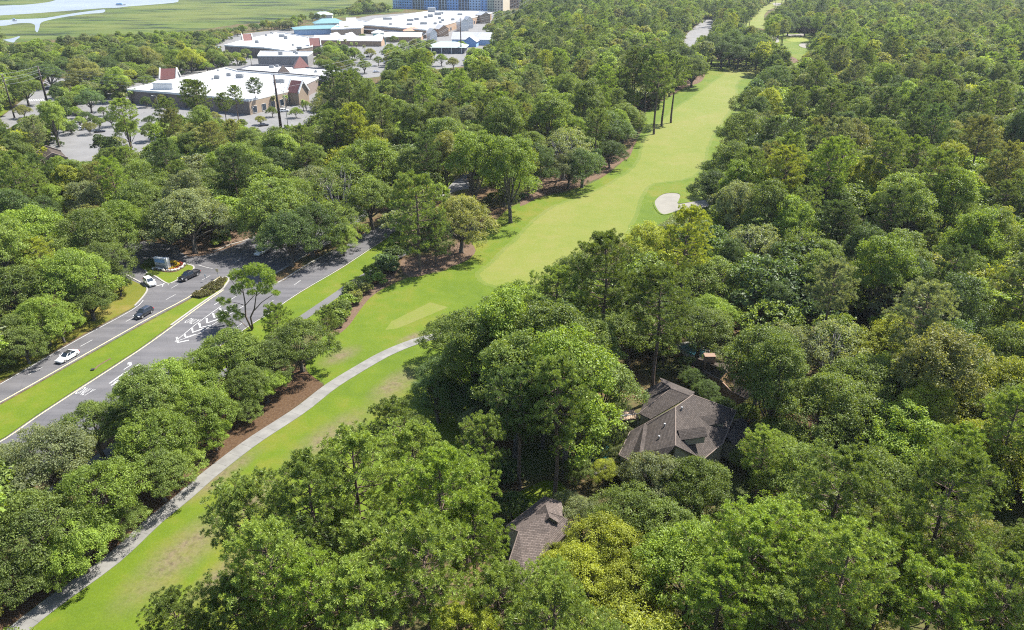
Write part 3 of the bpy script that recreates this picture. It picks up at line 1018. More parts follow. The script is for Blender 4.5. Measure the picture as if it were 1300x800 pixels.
for i in range(2):      # pine branched almost to the ground
    cr, bm = pine(350 + i, 6.2, 17.5, 4.0, 48, 21, 42, 0.34, 0.43)
    PROTO['bushy'].append(make_proto('bushy', cr, bm, 6.2, 17.5, 10.5, M['needle'], M['pine_bark']))
for i in range(2):
    cr, bm = palm_mesh(400 + i)
    PROTO['palm'].append(make_proto('palm', cr, bm, 2.2, 8.0, 7.0, M['leaf'], M['bark']))
for i in range(3):      # understorey shrubs
    cr, cen, rad = broadleaf(500 + i, 1.9, 2.6, 0.2, 7, 20, 16, 0.36, 0.22, lobe_r=0.45, clump_r=0.34)
    PROTO['scrub'].append(make_proto('shrub', cr, oak_trunk(500 + i, cen, rad, 0.5, 0.07), 1.9, 2.6, 1.4, M['leaf'], M['bark']))
# coarser models of the same trees for the distant wood
FAR = []
def far_proto(name, crown, bm, mat, bark):
    V, F, v = crown
    cm = mesh_np(name, V, F, [mat], False, None, v)
    tm = bm_mesh(name + "_t", bm, bark)
    a = bpy.data.objects.new("far_crown", cm); b = bpy.data.objects.new("far_trunk", tm)
    b2 = bmesh.new(); b2.from_mesh(cm)
    n0 = len(b2.faces)
    b2.from_mesh(tm)
    b2.faces.ensure_lookup_table()
    for f in b2.faces[n0:]: f.material_index = 1
    me = bpy.data.meshes.new(name)
    b2.to_mesh(me); b2.free()
    me.materials.clear(); me.materials.append(mat); me.materials.append(bark)
    bpy.data.objects.remove(a); bpy.data.objects.remove(b)
    return bpy.data.objects.new(name, me)
for i in range(4):
    cr, cen, rad = broadleaf(600 + i, 7.2, 12.0, 3.2, 20, 24, 17, 0.60, 0.40, lobe_r=0.31, clump_r=0.78)
    FAR.append(far_proto("wood_a%d" % i, cr, oak_trunk(600 + i, cen, rad, 4.5, 0.42), M['leaf'], M['bark']))
for i in range(3):
    cr, cen, rad = broadleaf(650 + i, 5.4, 17.0, 4.5, 20, 24, 16, 0.60, 0.40, lobe_r=0.34, clump_r=0.72)
    FAR.append(far_proto("wood_b%d" % i, cr, oak_trunk(650 + i, cen, rad, 6.5, 0.34), M['leaf'], M['bark']))
for i in range(3):
    cr, bm = pine(700 + i, 5.4, 23.0, 12.0, 30, 10, 26, 0.34, 0.8)
    FAR.append(far_proto("wood_c%d" % i, cr, bm, M['needle'], M['pine_bark']))
for i in range(2):
    cr, cen, rad = broadleaf(750 + i, 1.9, 2.6, 0.2, 7, 16, 12, 0.40, 0.26, lobe_r=0.45, clump_r=0.36)
    FAR.append(far_proto("wood_d%d" % i, cr, oak_trunk(750 + i, cen, rad, 0.5, 0.07), M['leaf'], M['bark']))
FAR_RANGE = {'oak': (0, 4), 'tall': (4, 7), 'pine': (7, 10), 'scrub': (10, 12)}
FAR_COL = bpy.data.collections.new("wood_models")
for i, o in enumerate(FAR):
    o.name = "wood_%02d" % i
    FAR_COL.objects.link(o)

NEAR_N = {"bushy": 20, "sparse": 40, "oak": 255, "tall": 220, "pine": 220}
# ------------------------------------------------------------------ planting plan
TINT = {
    'mid':    ((0.116, 0.168, 0.043), "mid-green"),
    'bright': ((0.148, 0.222, 0.039), "bright green"),
    'yellow': ((0.202, 0.245, 0.037), "yellow-green"),
    'dark':   ((0.070, 0.114, 0.037), "dark green"),
    'grey':   ((0.148, 0.184, 0.095), "grey-green"),
    'olive':  ((0.163, 0.184, 0.064), "olive"),
    'blue':   ((0.078, 0.133, 0.054), "deep cool green"),
    'lime':   ((0.172, 0.245, 0.056), "light green"),
}
HAND = [  # px, py of the crown centre, radius in px, model, tint
    # oaks between the road and the cart path
    (215, 486, 52, 'oak', 'bright'), (158, 512, 32, 'oak', 'bright'), (292, 452, 42, 'oak', 'mid'), (255, 520, 42, 'oak', 'bright'), (195, 556, 52, 'oak', 'bright'), (118, 538, 42, 'oak', 'mid'),
    (60, 580, 58, 'oak', 'grey'), (128, 622, 58, 'oak', 'bright'), (40, 660, 66, 'oak', 'mid'), (200, 600, 38, 'oak', 'mid'), (98, 686, 45, 'oak', 'bright'), (148, 654, 32, 'oak', 'mid'),
    (20, 725, 40, 'oak', 'mid'), (332, 446, 30, 'oak', 'mid'), (318, 488, 30, 'oak', 'mid'), (255, 470, 40, 'oak', 'bright'), (66, 720, 30, 'oak', 'bright'), (-20, 620, 55, 'oak', 'mid'),
    (-5, 590, 40, 'oak', 'grey'), (270, 548, 24, 'oak', 'bright'), (224, 580, 32, 'oak', 'lime'),
    (378, 428, 42, 'oak', 'mid'),
    # woods at the far left of the road
    (38, 300, 48, 'oak', 'bright'), (108, 296, 44, 'oak', 'mid'), (22, 362, 46, 'oak', 'mid'), (92, 350, 46, 'oak', 'bright'), (130, 330, 34, 'oak', 'mid'), (50, 398, 38, 'oak', 'bright'),
    (110, 372, 32, 'oak', 'mid'), (4, 424, 32, 'oak', 'mid'), (140, 356, 18, 'oak', 'dark'), (152, 288, 36, 'oak', 'bright'), (70, 322, 36, 'oak', 'lime'),
    # oaks beyond the junction
    (238, 270, 46, 'oak', 'grey'), (205, 240, 40, 'oak', 'mid'), (300, 214, 42, 'oak', 'bright'), (350, 262, 46, 'oak', 'mid'), (392, 282, 40, 'oak', 'dark'), (430, 240, 44, 'sparse', 'mid'),
    (330, 226, 34, 'oak', 'mid'), (470, 205, 44, 'oak', 'bright'), (180, 226, 34, 'oak', 'mid'), (400, 226, 38, 'oak', 'grey'), (434, 300, 22, 'oak', 'lime'), (268, 240, 36, 'oak', 'mid'),
    (470, 250, 36, 'oak', 'mid'), (366, 298, 36, 'oak', 'dark'), (420, 272, 36, 'oak', 'mid'), (212, 285, 34, 'oak', 'mid'), (375, 244, 34, 'oak', 'bright'), (330, 285, 30, 'oak', 'mid'), (180, 262, 36, 'oak', 'mid'),
    # trees standing along the left of the fairway
    (530, 280, 38, 'bushy', 'mid'), (584, 276, 40, 'oak', 'olive'), (552, 300, 22, 'bushy', 'dark'), (648, 206, 42, 'tall', 'bright'), (602, 200, 34, 'tall', 'bright'), (562, 176, 40, 'tall', 'mid'),
    (716, 182, 40, 'sparse', 'grey'), (768, 158, 40, 'oak', 'dark'), (740, 206, 28, 'oak', 'dark'), (792, 148, 28, 'oak', 'mid'), (722, 214, 22, 'oak', 'grey'), (775, 190, 20, 'oak', 'dark'), (640, 232, 26, 'oak', 'mid'), (700, 150, 38, 'tall', 'mid'), (640, 165, 36, 'tall', 'mid'), (680, 208, 30, 'oak', 'dark'), (745, 130, 36, 'tall', 'mid'),
    (836, 96, 22, 'pine', 'mid'), (846, 92, 20, 'pine', 'dark'), (858, 88, 20, 'pine', 'mid'), (822, 90, 20, 'pine', 'dark'), (808, 84, 20, 'pine', 'mid'), (880, 84, 22, 'oak', 'mid'), (868, 76, 22, 'oak', 'dark'), (855, 70, 22, 'oak', 'mid'),
    (905, 60, 18, 'oak', 'dark'), (918, 64, 18, 'oak', 'dark'), (938, 66, 18, 'oak', 'dark'), (962, 66, 18, 'oak', 'dark'), (966, 60, 17, 'oak', 'mid'), (934, 58, 18, 'oak', 'dark'), (958, 60, 18, 'oak', 'dark'), (990, 80, 12, 'oak', 'dark'), (928, 58, 20, 'oak', 'dark'), (950, 60, 22, 'oak', 'dark'), (974, 70, 19, 'oak', 'dark'), (986, 78, 14, 'oak', 'dark'), (915, 54, 17, 'oak', 'mid'), (945, 56, 17, 'oak', 'mid'),
    (990, 30, 15, 'oak', 'dark'), (1002, 28, 20, 'oak', 'dark'), (1024, 28, 20, 'oak', 'dark'), (1045, 30, 20, 'oak', 'dark'), (1062, 52, 24, 'oak', 'dark'), (1045, 56, 18, 'oak', 'dark'),
    # trees at the right edge of the fairway
    (905, 236, 28, 'oak', 'dark'), (930, 210, 32, 'oak', 'mid'), (945, 170, 32, 'oak', 'mid'), (960, 130, 30, 'oak', 'mid'), (985, 105, 26, 'oak', 'dark'), (870, 290, 38, 'oak', 'grey'), (825, 310, 40, 'oak', 'yellow'),
    (780, 330, 36, 'oak', 'olive'), (735, 345, 36, 'oak', 'mid'), (770, 365, 44, 'pine', 'mid'), (840, 375, 46, 'pine', 'mid'), (705, 372, 44, 'pine', 'mid'), (660, 385, 42, 'oak', 'bright'), (900, 345, 48, 'oak', 'mid'),
    # tall group in the middle
    (640, 425, 52, 'tall', 'bright'), (700, 430, 60, 'tall', 'mid'), (655, 478, 54, 'tall', 'mid'), (722, 490, 60, 'tall', 'bright'), (765, 478, 48, 'tall', 'mid'), (602, 446, 44, 'tall', 'mid'), (572, 420, 36, 'oak', 'mid'),
    (690, 460, 44, 'tall', 'bright'), (560, 470, 34, 'oak', 'dark'), (745, 440, 42, 'tall', 'mid'), (800, 420, 44, 'oak', 'mid'), (610, 500, 40, 'oak', 'dark'), (555, 500, 36, 'oak', 'dark'), (610, 535, 30, 'oak', 'grey'), (690, 500, 36, 'tall', 'mid'), (600, 580, 24, 'oak', 'dark'), (640, 596, 18, 'oak', 'blue'), (735, 596, 20, 'oak', 'mid'), (612, 606, 20, 'oak', 'dark'), (792, 580, 15, 'oak', 'grey'), (742, 572, 13, 'oak', 'mid'), (768, 596, 14, 'oak', 'yellow'), (762, 566, 8, 'oak', 'mid'), (778, 556, 9, 'oak', 'mid'),
    # pines at the bottom
    (318, 655, 52, 'pine', 'mid'), (348, 735, 58, 'pine', 'lime'), (452, 620, 56, 'pine', 'lime'), (520, 572, 50, 'pine', 'lime'), (556, 640, 58, 'pine', 'bright'), (470, 700, 58, 'pine', 'lime'), (400, 660, 54, 'pine', 'mid'),
    (600, 676, 44, 'pine', 'bright'), (540, 740, 60, 'pine', 'lime'), (400, 775, 52, 'pine', 'bright'), (630, 765, 50, 'pine', 'lime'), (498, 545, 38, 'pine', 'mid'), (300, 780, 46, 'pine', 'mid'), (230, 800, 40, 'pine', 'mid'),
    (590, 610, 44, 'pine', 'bright'), (460, 770, 56, 'pine', 'lime'), (700, 790, 60, 'pine', 'lime'), (595, 800, 50, 'pine', 'yellow'),
    # trees round the houses
    (835, 612, 50, 'oak', 'grey'), (885, 625, 50, 'oak', 'mid'), (770, 690, 52, 'oak', 'yellow'), (730, 730, 52, 'oak', 'yellow'), (800, 650, 48, 'oak', 'mid'), (850, 670, 52, 'oak', 'mid'), (740, 655, 30, 'oak', 'grey'),
    (800, 745, 50, 'oak', 'yellow'), (960, 690, 60, 'pine', 'bright'), (915, 750, 52, 'pine', 'bright'), (992, 552, 34, 'oak', 'mid'), (1000, 506, 28, 'oak', 'olive'), (978, 440, 32, 'oak', 'yellow'), (1000, 440, 44, 'oak', 'grey'), (890, 410, 44, 'oak', 'mid'),
    (850, 400, 38, 'oak', 'dark'), (905, 395, 34, 'oak', 'bright'), (985, 580, 40, 'oak', 'mid'), (1020, 610, 52, 'oak', 'mid'), (1052, 645, 50, 'sparse', 'grey'), (1110, 610, 56, 'oak', 'mid'), (1160, 660, 56, 'oak', 'olive'), (1230, 690, 52, 'oak', 'olive'),
    (1140, 430, 44, 'oak', 'yellow'), (1050, 440, 46, 'sparse', 'grey'), (1010, 690, 50, 'pine', 'lime'), (1070, 740, 58, 'pine', 'lime'), (1130, 715, 52, 'pine', 'bright'), (1190, 760, 58, 'pine', 'bright'), (1270, 770, 56, 'pine', 'mid'), (1010, 775, 54, 'pine', 'lime'),
    (970, 450, 44, 'tall', 'mid'), (986, 485, 42, 'tall', 'mid'), 
    (905, 602, 20, 'oak', 'mid'), (948, 578, 20, 'oak', 'mid'), (966, 548, 18, 'oak', 'olive'), (838, 592, 18, 'oak', 'olive'), (802, 592, 14, 'oak', 'yellow'), (870, 598, 20, 'oak', 'lime'), (918, 512, 8, 'oak', 'dark'), (880, 478, 10, 'oak', 'dark'), (948, 524, 9, 'oak', 'mid'), (962, 514, 12, 'oak', 'olive'), (872, 462, 12, 'oak', 'dark'), (898, 494, 7, 'oak', 'dark'), (720, 640, 14, 'oak', 'grey'), (700, 705, 14, 'oak', 'yellow'), (650, 640, 14, 'oak', 'dark'), (640, 735, 14, 'oak', 'dark'), (790, 550, 10, 'oak', 'grey'), (775, 535, 10, 'oak', 'mid'),
    (709, 513, 45, 'pine', 'mid'), (660, 513, 39, 'pine', 'dark'), 
    (28, 432, 28, 'oak', 'mid'), (74, 408, 25, 'oak', 'bright'), (112, 384, 20, 'oak', 'mid'), (150, 360, 14, 'oak', 'mid'), (346, 452, 34, 'oak', 'mid'), (336, 484, 26, 'oak', 'bright'), (312, 516, 20, 'oak', 'mid'), (415, 412, 16, 'bushy', 'mid'), (352, 412, 20, 'bushy', 'bright'),
    # small trees on the parking islands
    (95, 141, 8, 'oak', 'bright'), (108, 146, 7, 'oak', 'dark'), (118, 150, 7, 'oak', 'dark'), (130, 140, 6, 'oak', 'bright'), (100, 152, 8, 'oak', 'lime'), (88, 160, 9, 'oak', 'dark'), (112, 160, 9, 'oak', 'olive'), (125, 155, 8, 'oak', 'mid'), (140, 150, 9, 'oak', 'dark'), (150, 120, 8, 'oak', 'mid'), (172, 120, 8, 'oak', 'dark'), (185, 100, 10, 'oak', 'mid'), (195, 92, 9, 'oak', 'olive'), (176, 82, 9, 'oak', 'lime'), (205, 88, 8, 'oak', 'dark'), (225, 150, 9, 'oak', 'bright'), (235, 155, 9, 'oak', 'bright'), (260, 150, 9, 'oak', 'mid'), (272, 146, 8, 'oak', 'olive'), (190, 150, 8, 'oak', 'dark'), (185, 128, 7, 'oak', 'dark'), (205, 126, 8, 'oak', 'olive'), (330, 150, 7, 'oak', 'olive'), (345, 140, 7, 'oak', 'mid'), (375, 140, 8, 'oak', 'bright'), (388, 132, 7, 'oak', 'bright'), (190, 165, 12, 'oak', 'mid'), (208, 160, 12, 'oak', 'bright'), (232, 160, 12, 'oak', 'dark'), (252, 158, 12, 'oak', 'olive'), (278, 160, 12, 'oak', 'mid'), (300, 165, 12, 'oak', 'mid'), (322, 168, 10, 'oak', 'mid'), (415, 72, 8, 'oak', 'mid'), (425, 66, 9, 'oak', 'bright'), (405, 64, 8, 'oak', 'dark'), (432, 72, 8, 'oak', 'mid'), (440, 78, 9, 'oak', 'lime'), (450, 66, 8, 'oak', 'mid'), (418, 80, 8, 'oak', 'lime'), (430, 86, 9, 'oak', 'olive'), (445, 92, 10, 'oak', 'dark'), (458, 72, 6, 'oak', 'mid'), (470, 66, 7, 'oak', 'olive'), (480, 76, 6, 'oak', 'mid'), (497, 72, 10, 'oak', 'olive'), (510, 78, 12, 'oak', 'olive'), (525, 72, 9, 'oak', 'mid'), (535, 66, 9, 'oak', 'dark'), (505, 88, 10, 'oak', 'olive'), (495, 60, 7, 'oak', 'bright'), (512, 56, 7, 'oak', 'lime'), (530, 54, 6, 'oak', 'mid'), (550, 54, 6, 'oak', 'mid'), (560, 74, 8, 'oak', 'bright'), (575, 78, 8, 'oak', 'olive'), (585, 56, 7, 'oak', 'bright'), (600, 66, 8, 'oak', 'lime'), (460, 45, 5, 'oak', 'mid'), (440, 36, 5, 'oak', 'olive'), (500, 48, 5, 'oak', 'mid'), (10, 120, 14, 'oak', 'lime'), (28, 138, 10, 'oak', 'olive'), (75, 112, 10, 'oak', 'dark'), (90, 108, 12, 'oak', 'olive'), (128, 104, 12, 'oak', 'dark'), (150, 108, 10, 'oak', 'lime'), (138, 84, 14, 'oak', 'dark'), (215, 62, 10, 'oak', 'dark'), (255, 62, 9, 'oak', 'olive'), (282, 78, 8, 'oak', 'dark'), (262, 82, 8, 'oak', 'bright'), (300, 72, 8, 'oak', 'lime'), (312, 66, 7, 'oak', 'mid'), (275, 66, 8, 'oak', 'mid'), (292, 60, 6, 'oak', 'lime'),
    # around the shops
    (66, 150, 16, 'tall', 'lime'), (157, 146, 18, 'pine', 'lime'), (160, 160, 14, 'tall', 'bright'), (106, 92, 22, 'oak', 'olive'), (112, 124, 16, 'oak', 'blue'), (146, 96, 14, 'tall', 'lime'), (250, 126, 16, 'pine', 'mid'), (212, 140, 15, 'pine', 'mid'), (240, 115, 14, 'pine', 'mid'),
    (284, 132, 10, 'pine', 'mid'), (298, 122, 10, 'pine', 'mid'), (322, 108, 10, 'pine', 'dark'), (424, 110, 18, 'pine', 'dark'), (442, 108, 20, 'pine', 'mid'), (462, 82, 9, 'oak', 'mid'), (30, 110, 20, 'oak', 'mid'), (60, 90, 18, 'oak', 'dark'), (185, 70, 18, 'oak', 'olive'),
    (164, 72, 18, 'oak', 'mid'), (240, 72, 16, 'oak', 'yellow'), (222, 74, 14, 'oak', 'bright'), (205, 68, 12, 'oak', 'mid'), (270, 72, 12, 'oak', 'mid'),
]
PALMS = [(74, 127), (80, 123), (88, 127), (95, 131), (120, 118), (128, 120), (155, 118), (166, 120), (430, 55), (438, 53), (446, 55), (452, 54), (425, 57), (362, 124), (384, 128), (347, 126), (410, 68), (405, 72), (416, 70), (551, 71), (541, 78), (462, 60), (350, 62), (318, 74), (310, 72), (500, 70), (545, 66)]

# places that stay open to view (canopy is kept off them)
OPEN = [
    [(0, 800), (58, 758), (109, 722), (142, 700), (183, 659), (244, 611), (320, 552), (371, 519), (409, 489), (390, 462), (402, 445), (425, 418), (440, 400), (452, 372), (490, 362), (510, 350), (560, 345), (600, 318), (625, 285), (640, 262), (700, 240), (770, 218), (800, 196), (812, 160),
     (815, 142), (838, 140), (868, 110), (895, 90), (903, 78), (960, 76), (965, 92), (945, 98), (938, 125), (930, 160), (900, 200), (895, 222), (880, 238), (886, 258), (860, 272), (835, 276), (790, 284), (745, 305), (715, 335), (690, 352), (650, 362), (600, 398), (555, 425), (528, 448), (524, 475), (500, 510), (470, 530), (445, 575), (395, 610), (375, 640), (360, 615), (300, 635), (270, 660), (268, 720), (292, 732), (240, 775), (210, 800)],
    [(0, 485), (60, 450), (102, 426), (150, 395), (170, 372), (178, 350), (186, 335), (250, 315), (300, 300), (330, 300), (330, 318), (290, 345), (275, 365), (300, 380), (330, 350), (362, 352), (400, 330), (440, 310), (470, 292), (495, 294), (500, 305), (470, 340), (440, 362), (400, 395), (385, 400), (360, 390), (345, 380), (330, 400), (280, 430), (225, 434), (170, 455), (150, 480), (110, 495), (60, 530), (0, 556)],
    [(790, 575), (785, 520), (805, 505), (830, 484), (860, 486), (900, 500), (940, 525), (940, 560), (930, 580), (910, 578), (880, 580), (850, 570)],
    [(893, 470), (905, 468), (925, 487), (945, 503), (930, 508), (905, 492)],
    [(650, 660), (690, 632), (718, 645), (722, 670), (700, 688), (675, 700), (665, 728), (640, 730), (652, 690)],
    [(652, 560), (712, 560), (712, 630), (690, 632), (660, 645), (645, 640)],
    [(752, 560), (772, 550), (772, 585), (752, 592)], [(870, 433), (895, 445), (888, 452), (868, 442)],
    # shops
    [(160, 112), (200, 100), (235, 96), (290, 84), (320, 82), (345, 70), (390, 66), (400, 90), (430, 86), (440, 92), (415, 98), (398, 112), (395, 126), (392, 150), (330, 165), (315, 152), (300, 150), (240, 146), (170, 134)],
    [(275, 58), (300, 48), (320, 40), (360, 38), (405, 44), (408, 50), (404, 68), (395, 72), (330, 70), (300, 68)],
    [(376, 34), (420, 22), (470, 18), (548, 10), (625, 14), (626, 24), (585, 40), (545, 46), (495, 56), (440, 58), (405, 44), (384, 44)],
    [(545, 60), (580, 40), (624, 44), (622, 56), (596, 64), (560, 72), (545, 84), (560, 88), (590, 84), (592, 78)], [(450, 72), (485, 68), (490, 90), (470, 102), (455, 92)],
    [(0, 150), (28, 124), (52, 108), (60, 118), (55, 132), (30, 146), (0, 158)], [(120, 128), (150, 128), (190, 132), (200, 145), (170, 160), (130, 160), (100, 156), (85, 150)],
    [(80, 175), (105, 168), (108, 190), (90, 196)], [(48, 186), (78, 186), (78, 206), (60, 206)], [(172, 165), (186, 160), (190, 185), (172, 190)],
    [(495, 0), (660, 0), (660, 12), (500, 14)], [(0, -20), (480, -20), (440, 8), (360, 22), (270, 36), (120, 42), (60, 48), (0, 54)],
    [(60, 95), (100, 92), (96, 105), (60, 108)],
    [(868, 48), (880, 36), (893, 27), (908, 24), (902, 38), (886, 48), (870, 58)], [(935, 32), (955, 24), (965, 12), (985, 0), (1008, -4), (990, 8), (975, 16), (970, 26), (972, 36)],
    [(976, 46), (1000, 42), (1034, 42), (1032, 56), (1024, 66), (1020, 76), (1006, 80), (1006, 66)],
    [(560, 245), (570, 228), (584, 226), (600, 210), (605, 212), (590, 240)], [(620, 212), (628, 202), (634, 208), (628, 214)],
    [(280, 335), (300, 315), (330, 300), (345, 290), (330, 330), (290, 345)],
]
# ground where no trunk may stand
NOSTAND = OPEN + [path_l[:-3] + path_r[:-3][::-1], med_px, [(560, 345), (700, 240), (800, 200), (838, 140), (895, 90), (965, 80), (945, 130), (915, 210), (890, 280), (800, 320), (700, 390), (620, 440), (570, 480), (520, 540), (470, 600), (400, 700), (300, 800), (0, 830), (140, 700), (300, 570), (410, 480), (450, 400)], [(-60, 546), (39, 491), (180, 411.5), (239, 380), (291, 358), (345, 350), (470, 270), (345, 290), (308, 306), (271, 319), (185, 306), (0, 340), (0, 360), (165, 355), (185, 370), (102, 428), (0, 487), (-60, 520)],
           [(-60, 592), (90, 499), (217, 414), (284, 366), (362, 355), (434, 314), (520, 262), (545, 270), (437, 337), (337, 400), (200, 492), (0, 634), (-60, 676)],
           [(160, 150), (160, 125), (240, 108), (300, 95), (440, 92), (420, 110), (395, 135), (315, 155)], [(280, 70), (280, 60), (330, 45), (405, 50), (410, 75), (330, 80)], [(376, 45), (430, 30), (548, 16), (625, 20), (625, 40), (540, 55), (440, 65)],
           [(498, 14), (660, 12), (660, -4), (498, -4)], [(545, 74), (560, 58), (625, 52), (622, 66), (560, 80)]]


def in_poly(poly, x, y):
    px = np.array([p[0] for p in poly], float); py = np.array([p[1] for p in poly], float)
    x = np.asarray(x, float); y = np.asarray(y, float)
    r = np.zeros(x.shape, bool)
    j = len(px) - 1
    for i in range(len(px)):
        c = ((py[i] > y) != (py[j] > y)) & (x < (px[j] - px[i]) * (y - py[i]) / (py[j] - py[i] + 1e-12) + px[i])
        r ^= c
        j = i
    return r


def in_any(polys, x, y):
    r = np.zeros(np.shape(x), bool)
    for p in polys: r |= in_poly(p, x, y)
    return r


def vproj(x, y, z):
    d = y * CP - (z - CAM_H) * SP
    return 650 + FOC * x / d, 400 - FOC * (y * SP + (z - CAM_H) * CP) / d, d


trees = []      # dicts: x, y, kind, idx, scale, rot, tint, px, py, rp
for (px, py, rp, kind, tn) in HAND:
    rp *= 1.08
    pi = rng.integers(len(PROTO[kind]))
    pr_ = PROTO[kind][pi]
    h = pr_.zc
    for _ in range(4):
        x, y, _z = P(px, py, h)
        d = y * CP - (h - CAM_H) * SP
        S = rp * d / FOC / pr_.R
        S = min(max(S, 0.35), 1.6)
        h = pr_.zc * S
    x, y, _z = P(px, py, h)
    trees.append(dict(x=x, y=y, kind=kind, idx=int(pi), s=S, rot=rng.uniform(0, 6.28), tint=tn, px=px, py=py, rp=rp, hand=True))

# fill the rest of the woods
cand = []
SP_ = 7.1
ys = np.arange(40, 1500, SP_)
for y in ys:
    half = y * 0.72 + 60
    xs = np.arange(-half, half, SP_)
    cand.append(np.stack([xs + rng.uniform(-3.4, 3.4, len(xs)), y + rng.uniform(-3.4, 3.4, len(xs))], 1))
cand = np.concatenate(cand)
nc = len(cand)
lowf = np.sin(cand[:, 0] * 0.021 + 1.3) * np.cos(cand[:, 1] * 0.017) + 0.6 * np.sin(cand[:, 0] * 0.05 + cand[:, 1] * 0.043)
u = rng.uniform(0, 1, nc)
kinds = np.where(u < 0.55, 'oak', np.where(u < 0.60, 'sparse', np.where(u < 0.84, 'tall', 'pine')))
gx, gy, _ = vproj(cand[:, 0], cand[:, 1], 0.0)
kinds = np.where((gy > 640) & (u > 0.35) & (u < 0.7), 'pine', kinds)
near_lot = in_poly([(0, 215), (0, 60), (130, 50), (300, 32), (470, 10), (660, 0), (660, 60), (600, 88), (440, 108), (390, 170), (180, 200), (80, 210)], gx, gy)
kinds = np.where(near_lot & (kinds == 'pine'), 'oak', kinds)
Rm = {'sparse': 6.4, 'oak': 7.2, 'tall': 5.4, 'pine': 5.6}
Zc = {'sparse': 8.2, 'oak': 8.0, 'tall': 11.5, 'pine': 18.0}
Sc = np.where(near_lot, rng.uniform(0.45, 0.85, nc), rng.uniform(0.68, 1.3, nc))
Sc = np.where((kinds == 'pine'), Sc * 0.85, Sc)
rr = np.array([Rm[k] for k in kinds]) * Sc
zz = np.array([Zc[k] for k in kinds]) * Sc
cx, cyy, cd = vproj(cand[:, 0], cand[:, 1], zz)
rp = FOC * rr / np.maximum(cd, 1)
bad = np.zeros(nc, bool)
for (ox, oy) in [(0, 0), (-.8, 0), (.8, 0), (0, .7), (0, -.8), (.6, .55), (-.6, .55), (.6, -.6), (-.6, -.6)]:
    bad |= in_any(OPEN, cx + ox * rp, cyy + oy * rp)
bad |= in_any(NOSTAND, gx, gy)
bad |= near_lot & (rng.uniform(0, 1, nc) < 0.08)
# the river and the marsh carry no trees; the shore line is ragged
bad |= in_poly([(-900, 90), (-60, 60), (0, 54), (60, 49), (130, 44), (230, 40), (300, 31), (360, 25), (380, -5), (450, -5), (470, 12), (498, 12), (498, -60), (-900, -60)], gx, gy)
bad |= (cx < -140) | (cx > 1480) | (cyy < -25) | (cyy > 930)
# leave room round the hand placed trees
hx = np.array([t['x'] for t in trees]); hy = np.array([t['y'] for t in trees])
hr = np.array([PROTO[t['kind']][t['idx']].R * t['s'] for t in trees])
for i in range(len(hx)):
    bad |= (np.hypot(cand[:, 0] - hx[i], cand[:, 1] - hy[i]) < (hr[i] + rr) * 0.55)
TN = list(TINT)
for i in np.nonzero(~bad)[0]:
    w = np.array([0.38, 0.18, 0.05, 0.14, 0.12, 0.05, 0.02, 0.06])
    if lowf[i] > 0.5: w = np.array([0.24, 0.28, 0.10, 0.05, 0.08, 0.07, 0.02, 0.16])
    if lowf[i] < -0.5: w = np.array([0.38, 0.10, 0.02, 0.24, 0.18, 0.03, 0.03, 0.02])
    tn = TN[rng.choice(8, p=w / w.sum())]
    k = str(kinds[i])
    if k == 'sparse': tn = ['grey', 'olive', 'grey', 'mid'][rng.integers(4)]
    if k == 'pine' and gy[i] > 560: tn = ['lime', 'bright', 'mid', 'lime'][rng.integers(4)]
    trees.append(dict(x=float(cand[i, 0]), y=float(cand[i, 1]), kind=k, idx=int(rng.integers(len(PROTO[k]))), s=float(Sc[i]), rot=rng.uniform(0, 6.28), tint=tn,
                      px=float(cx[i]), py=float(cyy[i]), rp=float(rp[i]), hand=False))
# small trees on the parking islands
print("trees", len(trees))

LAND = [("the grey dormered roof", 865, 535), ("the brown house", 925, 490), ("the tan roof", 680, 680), ("the big sand bunker", 860, 258), ("the monument sign", 210, 335), ("the cart path bend", 470, 455), ("the tee patch", 530, 400),
        ("the white sedan", 85, 453), ("the painted chevrons", 260, 410), ("the tan store", 330, 110), ("the far green", 1012, 50), ("the turquoise pool", 762, 570), ("the median shrubs", 265, 365), ("the mulch bed", 330, 530),
        ("the longest white roof", 540, 25), ("the path's lower end", 60, 770), ("the fairway pine row", 835, 110), ("the tallest black pole", 352, 130), ("the crosswalk", 46, 127), ("the picture's top right", 1290, 10),
        ("the picture's right edge", 1290, 400), ("the picture's lower right", 1290, 790), ("the right woods' centre", 1120, 260), ("the picture's bottom centre", 850, 790), ("the fairway's far end", 940, 85), ("the driveway gap", 575, 236), ("the woods beyond the dormers", 1130, 530), ("the upper right woods", 1160, 120), ("the left fairway woods", 690, 110)]
SECT = ["right of", "lower right of", "below", "lower left of", "left of", "upper left of", "above", "upper right of"]
ORD = ["closest", "second closest", "third closest", "fourth closest", "fifth closest", "sixth closest", "seventh closest", "eighth closest", "ninth closest", "tenth closest", "eleventh closest", "twelfth closest"]
KN = {'oak': ("oak_tree", "spreading oak", "oak tree"), 'tall': ("broadleaf_tree", "upright broadleaf tree", "broadleaf tree"), 'sparse': ("oak_tree", "thin half-bare oak", "oak tree"), 'bushy': ("pine_tree", "low-branched pine", "pine tree"), 'pine': ("pine_tree", "long-needled pine", "pine tree"), 'palm': ("palm_tree", "small fan palm", "palm tree")}


def kind_key(t):
    return t['kind']


